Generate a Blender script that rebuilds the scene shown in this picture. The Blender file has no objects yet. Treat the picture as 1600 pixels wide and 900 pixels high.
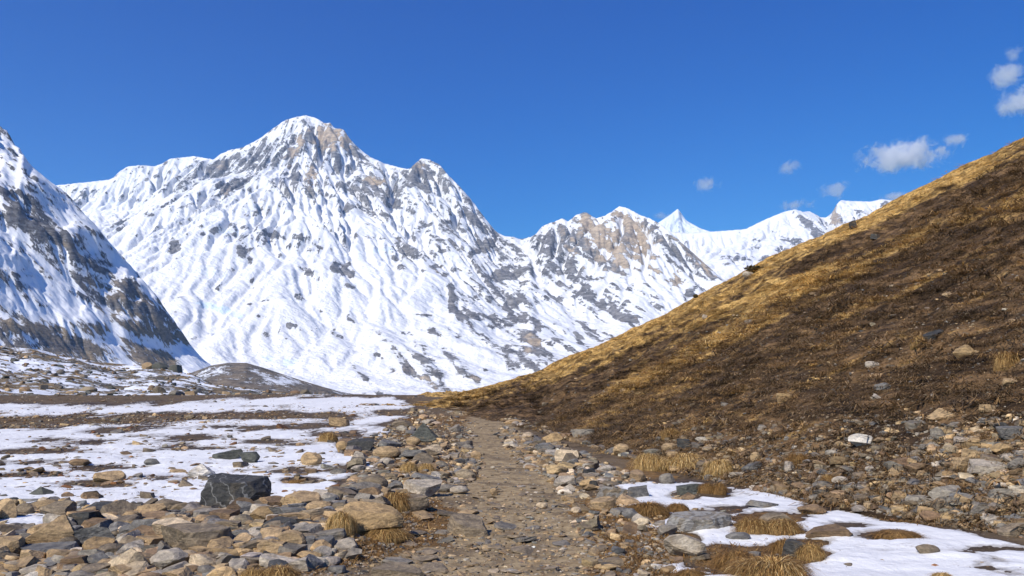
import bpy, math, random
import numpy as np

# ------------------------------------------------------------------ camera, sky, sun, exposure
scene = bpy.context.scene
F = 1244.0                      # focal length in photo pixels (1600 px wide)
HORIZON = 605.0
PITCH = math.atan((HORIZON - 450.0) / F)
EYE = 1.62
cam_data = bpy.data.cameras.new("camera")
cam_data.sensor_width = 36.0
cam_data.lens = 36.0 * F / 1600.0
cam_data.clip_start = 0.1
cam_data.clip_end = 60000.0
cam = bpy.data.objects.new("camera", cam_data)
scene.collection.objects.link(cam)
cam.location = (0, 0, EYE)
cam.rotation_euler = (math.pi / 2 + PITCH, 0, 0)
scene.camera = cam

SUN_DIR = np.array([-0.46, -0.58, 0.67]); SUN_DIR = SUN_DIR / np.linalg.norm(SUN_DIR)
SUN_ELEV = math.asin(SUN_DIR[2])
SUN_ROT = math.atan2(SUN_DIR[0], SUN_DIR[1])
world = bpy.data.worlds.new("World")
scene.world = world
world.use_nodes = True
wt = world.node_tree
for n in list(wt.nodes): wt.nodes.remove(n)
sky = wt.nodes.new("ShaderNodeTexSky")
sky.sky_type = 'NISHITA'
sky.sun_disc = False
sky.sun_elevation = SUN_ELEV
sky.sun_rotation = SUN_ROT
sky.altitude = 4100
sky.air_density = 1.0
sky.dust_density = 0.3
sky.ozone_density = 3.0
hsv = wt.nodes.new("ShaderNodeHueSaturation")
hsv.inputs['Saturation'].default_value = 1.38
hsv.inputs['Hue'].default_value = 0.496
bgn = wt.nodes.new("ShaderNodeBackground")
bgn.inputs['Strength'].default_value = 0.089
won = wt.nodes.new("ShaderNodeOutputWorld")
wt.links.new(sky.outputs[0], hsv.inputs['Color'])
gam = wt.nodes.new("ShaderNodeGamma"); gam.inputs['Gamma'].default_value = 1.22
wt.links.new(hsv.outputs[0], gam.inputs['Color'])
sepc = wt.nodes.new("ShaderNodeSeparateColor"); comc = wt.nodes.new("ShaderNodeCombineColor")
bpow = wt.nodes.new("ShaderNodeMath"); bpow.operation = 'POWER'; bpow.inputs[1].default_value = 0.62
bmul = wt.nodes.new("ShaderNodeMath"); bmul.operation = 'MULTIPLY'; bmul.inputs[1].default_value = 2.0
wt.links.new(gam.outputs[0], sepc.inputs[0]); wt.links.new(sepc.outputs[2], bpow.inputs[0]); wt.links.new(bpow.outputs[0], bmul.inputs[0])
wt.links.new(sepc.outputs[0], comc.inputs[0]); wt.links.new(sepc.outputs[1], comc.inputs[1]); wt.links.new(bmul.outputs[0], comc.inputs[2])
wt.links.new(comc.outputs[0], bgn.inputs['Color'])
wt.links.new(bgn.outputs[0], won.inputs['Surface'])

sun_data = bpy.data.lights.new("sun", 'SUN')
sun_data.energy = 4.5
sun_data.angle = math.radians(0.55)
sun_data.color = (1.0, 0.935, 0.835)
sun = bpy.data.objects.new("sun", sun_data)
scene.collection.objects.link(sun)
from mathutils import Vector
sun.rotation_euler = Vector(SUN_DIR).to_track_quat('Z', 'Y').to_euler()
sun.location = (-20, -20, 40)

vs = scene.view_settings
vs.view_transform = 'Standard'; vs.look = 'None'; vs.gamma = 1.0
vs.exposure = 0.3; vs.use_curve_mapping = False
cy = scene.cycles
cy.max_bounces = 16; cy.diffuse_bounces = 2; cy.glossy_bounces = 2
cy.volume_bounces = 14; cy.use_denoising = True
cy.sample_clamp_indirect = 6.0
HAZE_DENSITY = 2.8e-5

# ------------------------------------------------------------------ pixel <-> world
CP, SP = math.cos(PITCH), math.sin(PITCH)
def ray(px, py):
    """photo pixel -> (tan azimuth, tan elevation) per unit depth"""
    u = (np.asarray(px, float) - 800.0) / F
    v = (450.0 - np.asarray(py, float)) / F
    dy = CP - v * SP
    dz = SP + v * CP
    return u / dy, dz / dy
def project(x, y, z):
    zz = z - EYE
    d = y * CP + zz * SP
    d = np.where(d < 0.05, 0.05, d)
    u = x / d
    v = (-y * SP + zz * CP) / d
    return 800.0 + F * u, 450.0 - F * v
def P3(px, py, depth):
    t, e = ray(px, py)
    return (float(t) * depth, depth, EYE + float(e) * depth)

# ------------------------------------------------------------------ noise
_rs = np.random.RandomState(7)
_PERM = np.concatenate([_rs.permutation(256)] * 3).astype(np.int32)
_G2 = np.stack([np.cos(np.arange(256) * 2.39996), np.sin(np.arange(256) * 2.39996)], 1).astype(np.float32)
_G3 = _rs.normal(size=(256, 3)).astype(np.float32); _G3 /= np.linalg.norm(_G3, axis=1, keepdims=True)
def perlin2(x, y, seed=0):
    x = np.asarray(x, np.float32) + seed * 17.31; y = np.asarray(y, np.float32) - seed * 9.77
    xi = np.floor(x).astype(np.int32); yi = np.floor(y).astype(np.int32)
    xf = x - xi; yf = y - yi
    xi &= 255; yi &= 255
    u = xf * xf * xf * (xf * (xf * 6 - 15) + 10); v = yf * yf * yf * (yf * (yf * 6 - 15) + 10)
    def g(a, b, fx, fy):
        h = _PERM[_PERM[a] + b] & 255
        q = _G2[h]
        return q[..., 0] * fx + q[..., 1] * fy
    n00 = g(xi, yi, xf, yf); n10 = g(xi + 1, yi, xf - 1, yf)
    n01 = g(xi, yi + 1, xf, yf - 1); n11 = g(xi + 1, yi + 1, xf - 1, yf - 1)
    a = n00 + u * (n10 - n00); b = n01 + u * (n11 - n01)
    return (a + v * (b - a)) * 1.4
def perlin3(x, y, z, seed=0):
    x = np.asarray(x, np.float32) + seed * 13.1; y = np.asarray(y, np.float32) + seed * 7.7; z = np.asarray(z, np.float32) - seed * 5.3
    xi = np.floor(x).astype(np.int32); yi = np.floor(y).astype(np.int32); zi = np.floor(z).astype(np.int32)
    xf = x - xi; yf = y - yi; zf = z - zi
    xi &= 255; yi &= 255; zi &= 255
    s = lambda t: t * t * t * (t * (t * 6 - 15) + 10)
    u, v, w = s(xf), s(yf), s(zf)
    def g(i, j, k):
        h = _PERM[_PERM[_PERM[xi + i] + yi + j] + zi + k] & 255
        q = _G3[h]
        return q[..., 0] * (xf - i) + q[..., 1] * (yf - j) + q[..., 2] * (zf - k)
    l = lambda a, b, t: a + t * (b - a)
    return l(l(l(g(0,0,0), g(1,0,0), u), l(g(0,1,0), g(1,1,0), u), v),
             l(l(g(0,0,1), g(1,0,1), u), l(g(0,1,1), g(1,1,1), u), v), w) * 1.3
def fbm2(x, y, oct=4, seed=0, gain=0.5, lac=2.03):
    a = 1.0; s = 0.0; n = 0.0
    for k in range(oct):
        s = s + a * perlin2(x, y, seed + k); n += a
        x = x * lac; y = y * lac; a *= gain
    return s / n * 1.6
def ridged2(x, y, oct=4, seed=0, gain=0.5, lac=2.07):
    a = 1.0; s = 0.0; n = 0.0; w = 1.0
    for k in range(oct):
        r = 1.0 - np.abs(perlin2(x, y, seed + k)) * 1.6
        r = np.clip(r, 0, 1) ** 2 * w
        w = np.clip(r * 1.8, 0, 1)
        s = s + a * r; n += a
        x = x * lac; y = y * lac; a *= gain
    return s / n
def fbm3(p, oct=3, seed=0, gain=0.5):
    a = 1.0; s = 0.0; n = 0.0; q = p
    for k in range(oct):
        s = s + a * perlin3(q[..., 0], q[..., 1], q[..., 2], seed + k); n += a
        q = q * 2.05; a *= gain
    return s / n * 1.5
def sstep(a, b, x):
    t = np.clip((x - a) / (b - a), 0, 1)
    return t * t * (3 - 2 * t)
def smooth1(a, k):
    if k < 1: return a
    ker = np.hanning(2 * k + 3)[1:-1]; ker /= ker.sum()
    return np.convolve(np.pad(a, k, mode='edge'), ker, mode='valid')
def poly_sd(px, py, poly, ys=1.0):
    """signed distance (positive inside) to a polygon given in photo pixels; ys stretches the vertical"""
    P = np.array(poly, float); P[:, 1] *= ys
    y = py * ys
    d2 = np.full(px.shape, 1e18); ins = np.zeros(px.shape, bool)
    for i in range(len(P)):
        a = P[i]; b = P[(i + 1) % len(P)]
        ab = b - a; L = ab @ ab + 1e-9
        tt = np.clip(((px - a[0]) * ab[0] + (y - a[1]) * ab[1]) / L, 0, 1)
        d2 = np.minimum(d2, (px - a[0] - tt * ab[0]) ** 2 + (y - a[1] - tt * ab[1]) ** 2)
        c = (a[1] > y) != (b[1] > y)
        xs = a[0] + (y - a[1]) * ab[0] / (ab[1] if abs(ab[1]) > 1e-9 else 1e-9)
        ins ^= c & (px < xs)
    d = np.sqrt(d2)
    return np.where(ins, d, -d)

# ------------------------------------------------------------------ mesh and material helpers
def raw_mesh(name, verts, faces, k, smooth=True):
    """verts (n,3), faces (m,k) with k corners each"""
    me = bpy.data.meshes.new(name)
    n, m = len(verts), len(faces)
    me.vertices.add(n); me.vertices.foreach_set("co", np.asarray(verts, np.float32).ravel())
    me.loops.add(m * k); me.loops.foreach_set("vertex_index", np.asarray(faces, np.int32).ravel())
    me.polygons.add(m); me.polygons.foreach_set("loop_start", np.arange(0, m * k, k, dtype=np.int32))
    me.polygons.foreach_set("use_smooth", np.full(m, smooth))
    me.update(calc_edges=True)
    return me
def set_attr(me, name, a):
    at = me.attributes.new(name, 'FLOAT', 'POINT')
    at.data.foreach_set("value", np.asarray(a, np.float32).ravel())
def set_col(me, name, c):
    at = me.attributes.new(name, 'FLOAT_COLOR', 'POINT')
    c = np.asarray(c, np.float32)
    if c.shape[1] == 3: c = np.concatenate([c, np.ones((len(c), 1), np.float32)], 1)
    at.data.foreach_set("color", c.ravel())
def link(name, me, mat=None, parent=None):
    o = bpy.data.objects.new(name, me)
    scene.collection.objects.link(o)
    if mat: me.materials.append(mat)
    if parent: o.parent = parent
    return o
def tag(o, label=None, cat=None, group=None, kind=None):
    if label: o['label'] = label
    if cat: o['category'] = cat
    if group: o['group'] = group
    if kind: o['kind'] = kind
    return o
def grid_faces(ny, nx, keep=None):
    i = np.arange(ny * nx).reshape(ny, nx)
    f = np.stack([i[:-1, :-1], i[:-1, 1:], i[1:, 1:], i[1:, :-1]], -1)
    if keep is not None: return f[keep]
    return f.reshape(-1, 4)
def grid_obj(name, X, Y, Z, mat, attrs=None, keep=None, smooth=True):
    ny, nx = X.shape
    me = raw_mesh(name, np.stack([X, Y, Z], -1).reshape(-1, 3), grid_faces(ny, nx, keep), 4, smooth)
    for k, a in (attrs or {}).items(): set_attr(me, k, a)
    return link(name, me, mat)

class NT:
    """tiny node-tree writer"""
    def __init__(s, name):
        s.m = bpy.data.materials.new(name); s.m.use_nodes = True
        s.t = s.m.node_tree
        s.b = s.t.nodes['Principled BSDF']; s.out = s.t.nodes['Material Output']
    def put(s, sock, v):
        if v is None: return
        if isinstance(v, bpy.types.NodeSocket): s.t.links.new(v, sock)
        elif isinstance(v, (tuple, list)) and len(v) == 3 and sock.type == 'RGBA': sock.default_value = (*v, 1)
        else: sock.default_value = v
    def n(s, typ, ins=None, **props):
        nd = s.t.nodes.new(typ)
        for k, v in props.items(): setattr(nd, k, v)
        for k, v in (ins or {}).items(): s.put(nd.inputs[k], v)
        return nd
    def pos(s): return s.n('ShaderNodeNewGeometry').outputs['Position']
    def obj(s): return s.n('ShaderNodeTexCoord').outputs['Object']
    def attr(s, name, out='Fac'): return s.n('ShaderNodeAttribute', attribute_name=name).outputs[out]
    def map(s, vec, scale, rot=(0, 0, 0)):
        return s.n('ShaderNodeMapping', {'Vector': vec, 'Scale': scale, 'Rotation': rot}).outputs[0]
    def mapt(s, vec, scale, rot=(0, 0, 0)):
        return s.n('ShaderNodeMapping', {'Vector': vec, 'Scale': scale, 'Rotation': rot}, vector_type='TEXTURE').outputs[0]
    def noise(s, vec, scale, detail=4, rough=0.55, dist=0.0):
        return s.n('ShaderNodeTexNoise', {'Vector': vec, 'Scale': scale, 'Detail': detail, 'Roughness': rough, 'Distortion': dist}).outputs['Fac']
    def voro(s, vec, scale, feature='F1', out='Distance', rnd=1.0):
        return s.n('ShaderNodeTexVoronoi', {'Vector': vec, 'Scale': scale, 'Randomness': rnd}, feature=feature).outputs[out]
    def math(s, op, a, b=0.0, c=None):
        nd = s.n('ShaderNodeMath', operation=op)
        s.put(nd.inputs[0], a); s.put(nd.inputs[1], b)
        if c is not None: s.put(nd.inputs[2], c)
        return nd.outputs[0]
    def rng(s, v, a, b, c=0.0, d=1.0, smooth=True):
        return s.n('ShaderNodeMapRange', {'Value': v, 'From Min': a, 'From Max': b, 'To Min': c, 'To Max': d},
                   interpolation_type='SMOOTHSTEP' if smooth else 'LINEAR').outputs[0]
    def mix(s, f, a, b, blend='MIX'):
        nd = s.n('ShaderNodeMix', data_type='RGBA', blend_type=blend)
        s.put(nd.inputs[0], f); s.put(nd.inputs[6], a); s.put(nd.inputs[7], b)
        return nd.outputs[2]
    def bump(s, h, dist, strength=1.0, normal=None):
        return s.n('ShaderNodeBump', {'Height': h, 'Distance': dist, 'Strength': strength, 'Normal': normal}).outputs[0]
    def done(s, col, rough=0.85, normal=None, spec=0.25):
        s.put(s.b.inputs['Base Color'], col); s.put(s.b.inputs['Roughness'], rough)
        s.put(s.b.inputs['Specular IOR Level'], spec)
        if normal is not None: s.put(s.b.inputs['Normal'], normal)
        return s.m

# ------------------------------------------------------------------ far terrain: heightfields grown from ridge lines
def tents(X, Y, ridges, ribs=True, seed=0, rext=4.5):
    """upper envelope of ridge lines; each ridge: (points[(px,py,depth_m)], steep, L, slope, rib_amp, rib_len)"""
    H = np.full(X.shape, -4000.0, np.float32); D = np.full(X.shape, 1e6, np.float32); S = np.zeros(X.shape, np.float32)
    for ri, (pts, a1, L, a2, ramp, rlen) in enumerate(ridges):
        W = np.array([P3(*p) for p in pts], np.float32)
        s0 = 1000.0 * ri
        for a, b in zip(W[:-1], W[1:]):
            ab = b[:2] - a[:2]; ll = float(np.hypot(*ab)) + 1e-6
            tt = np.clip(((X - a[0]) * ab[0] + (Y - a[1]) * ab[1]) / ll ** 2, 0, 1)
            d = np.hypot(X - a[0] - tt * ab[0], Y - a[1] - tt * ab[1])
            h = a[2] + tt * (b[2] - a[2]) - a1 * L * (1 - np.exp(-d / L)) - a2 * d
            s = s0 + tt * ll
            if ramp:
                w = perlin2(s / rlen + d / (rlen * 7), d / (rlen * 5), seed + ri)
                h = h + ramp * (1 - np.exp(-d / (rlen * 1.2))) * (0.55 - 1.5 * np.abs(w)) * np.exp(-d / (rlen * rext))
            m = h > H
            H = np.where(m, h, H); D = np.where(m, d, D); S = np.where(m, s, S)
            s0 += ll
    return H, D, S

def branch_spurs(ridges, seed, first=0, every=230.0, L0=520.0, drop=0.80):
    """side spurs leaving the given ridges in pairs, falling towards the viewer and outwards"""
    rs = np.random.RandomState(seed); out = []
    for pts, *_ in ridges[first:]:
        W = np.array([P3(*p) for p in pts]); 
        for a, b in zip(W[:-1], W[1:]):
            ab = b - a; ll = np.hypot(ab[0], ab[1]); 
            if ll < 1: continue
            d = ab[:2] / ll
            k = max(1, int(round(ll / every)))
            for i in range(k):
                t = (i + rs.uniform(0.2, 0.8)) / k
                p = a + ab * t
                for sg in (-1, 1):
                    if rs.uniform() < 0.25: continue
                    ang = sg * math.radians(rs.uniform(42, 68))
                    h = np.array([d[0] * math.cos(ang) - d[1] * math.sin(ang), d[0] * math.sin(ang) + d[1] * math.cos(ang)])
                    if h[1] > 0.55: continue
                    L = L0 * rs.uniform(0.45, 1.2); n = 3; q = [p.copy()]
                    for j in range(n):
                        h = h + rs.normal(size=2) * 0.22; h /= np.hypot(*h)
                        z = q[-1][2] - L / n * drop * rs.uniform(0.6, 1.25)
                        q.append(np.array([q[-1][0] + h[0] * L / n, q[-1][1] + h[1] * L / n, z]))
                    out.append(np.array(q))
    return out
def spur_envelope(H, X, Y, spurs, steep=0.95, lift=10.0):
    """raise the surface to the sharp-crested side spurs"""
    cx0, cx1 = X.min(0), X.max(0); ry = Y[:, 0]
    for q in spurs:
        R = 330.0
        r0, r1 = np.searchsorted(ry, q[:, 1].min() - R), np.searchsorted(ry, q[:, 1].max() + R)
        cs = np.where((cx1 > q[:, 0].min() - R) & (cx0 < q[:, 0].max() + R))[0]
        if r1 - r0 < 2 or len(cs) < 2: continue
        sl = (slice(r0, r1), slice(cs[0], cs[-1] + 1))
        x, y, h = X[sl], Y[sl], H[sl]
        for a, b in zip(q[:-1], q[1:]):
            ab = b[:2] - a[:2]; ll = float(ab @ ab) + 1e-6
            tt = np.clip(((x - a[0]) * ab[0] + (y - a[1]) * ab[1]) / ll, 0, 1)
            d = np.hypot(x - a[0] - tt * ab[0], y - a[1] - tt * ab[1])
            h = np.maximum(h, np.minimum(a[2] + tt * (b[2] - a[2]) - steep * d, h + 95.0 * np.exp(-d / 90.0)))
        H[sl] = h
    return H

def grad_xy(H, T, Y, row_y):
    """world gradient of H on a grid with columns of constant x/y"""
    dt = (T[0, -1] - T[0, 0]) / (T.shape[1] - 1)
    Hx = np.gradient(H, axis=1) / (dt * Y)
    dyr = np.gradient(row_y)[:, None]
    Hy = np.gradient(H, axis=0) / dyr - T * Hx
    return Hx, Hy, dt, dyr

def flow_streaks(H, T, Y, row_y, step, n, seed, blur=1):
    """noise smeared along the fall line: avalanche runnels and rock ribs"""
    Hx, Hy, dt, dyr = grad_xy(H, T, Y, row_y)
    g = np.sqrt(Hx * Hx + Hy * Hy) + 1e-4
    vx, vy = -Hx / g, -Hy / g
    vr = (vy / dyr).astype(np.float32) * step
    vc = ((vx - T * vy) / Y / dt).astype(np.float32) * step
    ny, nx = H.shape
    rs = np.random.RandomState(seed)
    N = rs.uniform(-1, 1, H.shape).astype(np.float32)
    for _ in range(blur):
        N = (N + np.roll(N, 1, 0) + np.roll(N, 1, 1) + np.roll(N, (1, 1), (0, 1))) / 2.6
    acc = N.copy()
    R0, C0 = np.meshgrid(np.arange(ny, dtype=np.float32), np.arange(nx, dtype=np.float32), indexing='ij')
    for sgn in (1, -1):
        r, c = R0.copy(), C0.copy()
        for k in range(n):
            ri = np.clip(np.rint(r), 0, ny - 1).astype(np.int32); ci = np.clip(np.rint(c), 0, nx - 1).astype(np.int32)
            r = r + sgn * vr[ri, ci]; c = c + sgn * vc[ri, ci]
            ri = np.clip(np.rint(r), 0, ny - 1).astype(np.int32); ci = np.clip(np.rint(c), 0, nx - 1).astype(np.int32)
            acc += N[ri, ci] * (1 - k / n)
    acc -= acc.mean(); acc /= acc.std() + 1e-6
    return acc, g

def fit_skyline(H, T, Y, sky, k=4, lo=0.7, hi=1.5):
    """scale every column so that its highest apparent point meets the skyline [(px,py)...]"""
    te = np.array([[float(v) for v in ray(px, py)] for px, py in sky])
    e = ((H - EYE) / Y).max(0)
    tgt = np.interp(T[0], te[:, 0], te[:, 1])
    r = np.clip(tgt / np.maximum(e, 0.003), lo, hi)
    r = smooth1(r, k)
    return np.where(H > 0, H * r[None, :], H)

def blur2(A, k):
    for ax in (0, 1):
        c = np.cumsum(np.pad(A, [(k + 1, k) if a == ax else (0, 0) for a in (0, 1)], mode='edge'), axis=ax)
        n = A.shape[ax]
        A = (np.take(c, np.arange(2 * k + 1, 2 * k + 1 + n), axis=ax) - np.take(c, np.arange(0, n), axis=ax)) / (2 * k + 1)
    return A

def patches(px, py, lst, wob):
    """rock outcrops: (cx,cy,rx,ry,angle,weight) in photo pixels, with ragged outlines"""
    out = np.full(px.shape, 0.0, np.float32)
    for cx, cy_, rx, ry, ang, w in lst:
        m = (np.abs(px - cx) < 2.2 * max(rx, ry)) & (np.abs(py - cy_) < 2.2 * max(rx, ry))
        if not m.any(): continue
        ca, sa = math.cos(math.radians(ang)), math.sin(math.radians(ang))
        dx, dy = px[m] - cx, py[m] - cy_
        a = (dx * ca + dy * sa) / (rx * 1.25); b = (-dx * sa + dy * ca) / (ry * 1.3)
        v = (1.0 - np.sqrt(a * a + b * b) + 0.55 * wob[m])
        v = np.clip(v * 1.35, -0.2, 1) * w
        out[m] = np.where(np.abs(v) > np.abs(out[m]), v, out[m]) if w < 0 else np.maximum(out[m], v)
    return out

def rock_snow_material(name, haze_tint=1.0, tan=(0.46, 0.37, 0.27), dark=(0.19, 0.185, 0.185), snow=(0.775, 0.785, 0.80), scale=1.0, tilt=0.55, stretch=2.0, bumpk=1.0):
    n = NT(name); p = n.pos()
    rock = n.attr('rock'); tanv = n.attr('tan'); ice = n.attr('ice')
    fine = n.noise(n.mapt(p, (1.3 * stretch ** 0.5, 1, 0.8), (0.0, tilt, 0.0)), 0.05 * scale, 6, 0.72)
    mid = n.noise(n.mapt(p, (stretch, 1, 0.75), (0.0, tilt, 0.0)), 0.012 * scale, 6, 0.66, 0.3)
    thr = n.math('ADD', rock, n.math('MULTIPLY', n.math('SUBTRACT', fine, 0.5), 1.05))
    thr = n.math('ADD', thr, n.math('MULTIPLY', n.math('SUBTRACT', mid, 0.5), 1.15))
    mask = n.rng(thr, 0.465, 0.565)
    shade = n.noise(n.map(p, (1, 1, 3.5), (0.45, 0.35, 0)), 0.016 * scale, 6, 0.7)
    rk = n.mix(n.rng(shade, 0.35, 0.68), tuple(c * 0.6 for c in dark), tuple(c * 1.6 for c in dark))
    rt = n.mix(n.rng(shade, 0.33, 0.66), tuple(c * 0.62 for c in tan), tuple(c * 1.25 for c in tan))
    rc = n.mix(n.rng(n.math('ADD', tanv, n.math('SUBTRACT', mid, 0.5)), 0.3, 0.7), rk, rt)
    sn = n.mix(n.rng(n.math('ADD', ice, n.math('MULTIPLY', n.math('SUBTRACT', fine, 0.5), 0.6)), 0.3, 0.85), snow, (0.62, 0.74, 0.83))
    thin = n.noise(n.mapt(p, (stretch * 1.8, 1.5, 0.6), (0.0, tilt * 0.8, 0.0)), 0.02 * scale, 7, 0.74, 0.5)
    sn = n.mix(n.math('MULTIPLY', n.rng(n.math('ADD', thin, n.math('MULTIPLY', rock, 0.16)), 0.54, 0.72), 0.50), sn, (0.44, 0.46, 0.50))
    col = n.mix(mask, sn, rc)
    h = n.math('ADD', n.math('MULTIPLY', n.noise(p, 0.03 * scale, 6, 0.65), n.math('ADD', n.math('MULTIPLY', mask, 0.8), 0.2)), n.math('MULTIPLY', mask, 0.25))
    nr = n.bump(n.noise(n.mapt(p, (stretch, 1, 0.8), (0.0, tilt, 0.0)), 0.0075 * scale, 6, 0.6), 60.0 / scale * bumpk, 0.8)
    nr = n.bump(h, 26.0 / scale, 0.75, nr)
    rough = n.math('ADD', 0.75, n.math('MULTIPLY', mask, 0.15))
    return n.done(col, rough, nr, 0.12)

def erode(H, cell, n, steps, seed, cap=4.0, er=0.22, dep=0.25, inertia=0.15, evap=0.985, batch=40000, soft=0.10):
    """water-drop erosion on a square grid: cuts branching gullies and leaves sharp ridges between them"""
    rs = np.random.RandomState(seed)
    h = (H / cell).astype(np.float64).copy(); ny, nx = h.shape; hf = h.ravel()
    for b0 in range(0, n, batch):
        m = min(batch, n - b0)
        x = rs.uniform(1, nx - 3, m); y = rs.uniform(1, ny - 3, m)
        dx = np.zeros(m); dy = np.zeros(m); v = np.ones(m); w = np.ones(m); s = np.zeros(m)
        for k in range(steps):
            ix = x.astype(np.int64); iy = y.astype(np.int64); fx = x - ix; fy = y - iy; i0 = iy * nx + ix
            h00 = hf[i0]; h10 = hf[i0 + 1]; h01 = hf[i0 + nx]; h11 = hf[i0 + nx + 1]
            gx = (h10 - h00) * (1 - fy) + (h11 - h01) * fy; gy = (h01 - h00) * (1 - fx) + (h11 - h10) * fx
            hc = h00 * (1 - fx) * (1 - fy) + h10 * fx * (1 - fy) + h01 * (1 - fx) * fy + h11 * fx * fy
            dx = dx * inertia - gx * (1 - inertia); dy = dy * inertia - gy * (1 - inertia)
            l = np.hypot(dx, dy) + 1e-9; dx /= l; dy /= l
            xn = np.clip(x + dx, 1, nx - 3); yn = np.clip(y + dy, 1, ny - 3)
            jx = xn.astype(np.int64); jy = yn.astype(np.int64); ux = xn - jx; uy = yn - jy; j0 = jy * nx + jx
            hn = hf[j0] * (1 - ux) * (1 - uy) + hf[j0 + 1] * ux * (1 - uy) + hf[j0 + nx] * (1 - ux) * uy + hf[j0 + nx + 1] * ux * uy
            dh = hn - hc
            c = np.maximum(-dh, 0.01) * v * w * cap
            put = np.where(dh > 0, np.minimum(dh, s), np.where(s > c, (s - c) * dep, -np.minimum((c - s) * er, np.maximum(-dh, 0) * 0.5)))
            s = s - put
            put = put * 0.5
            d = np.bincount(i0, put * (1 - fx) * (1 - fy), ny * nx) + np.bincount(i0 + 1, put * fx * (1 - fy), ny * nx) \
                + np.bincount(i0 + nx, put * (1 - fx) * fy, ny * nx) + np.bincount(i0 + nx + 1, put * fx * fy, ny * nx)
            hf += np.clip(d, -0.25, 0.25)
            v = np.sqrt(np.clip(v * v - dh * 3.0, 0.05, 30)); w *= evap
            x, y = xn, yn
        hh = hf.reshape(ny, nx)
        hh += soft * (blur2(hh, 1) - hh)
    return (hf.reshape(ny, nx) * cell).astype(np.float32)

def cart_sample(A, x0, y0, cell, X, Y):
    c = np.clip((X - x0) / cell, 0, A.shape[1] - 1.001); r = np.clip((Y - y0) / cell, 0, A.shape[0] - 1.001)
    ci = c.astype(np.int32); ri = r.astype(np.int32); fc = c - ci; fr = r - ri
    fc = fc * fc * (3 - 2 * fc) * 0.3 + fc * 0.7; fr = fr * fr * (3 - 2 * fr) * 0.3 + fr * 0.7
    return (A[ri, ci] * (1 - fc) + A[ri, ci + 1] * fc) * (1 - fr) + (A[ri + 1, ci] * (1 - fc) + A[ri + 1, ci + 1] * fc) * fr

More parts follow.
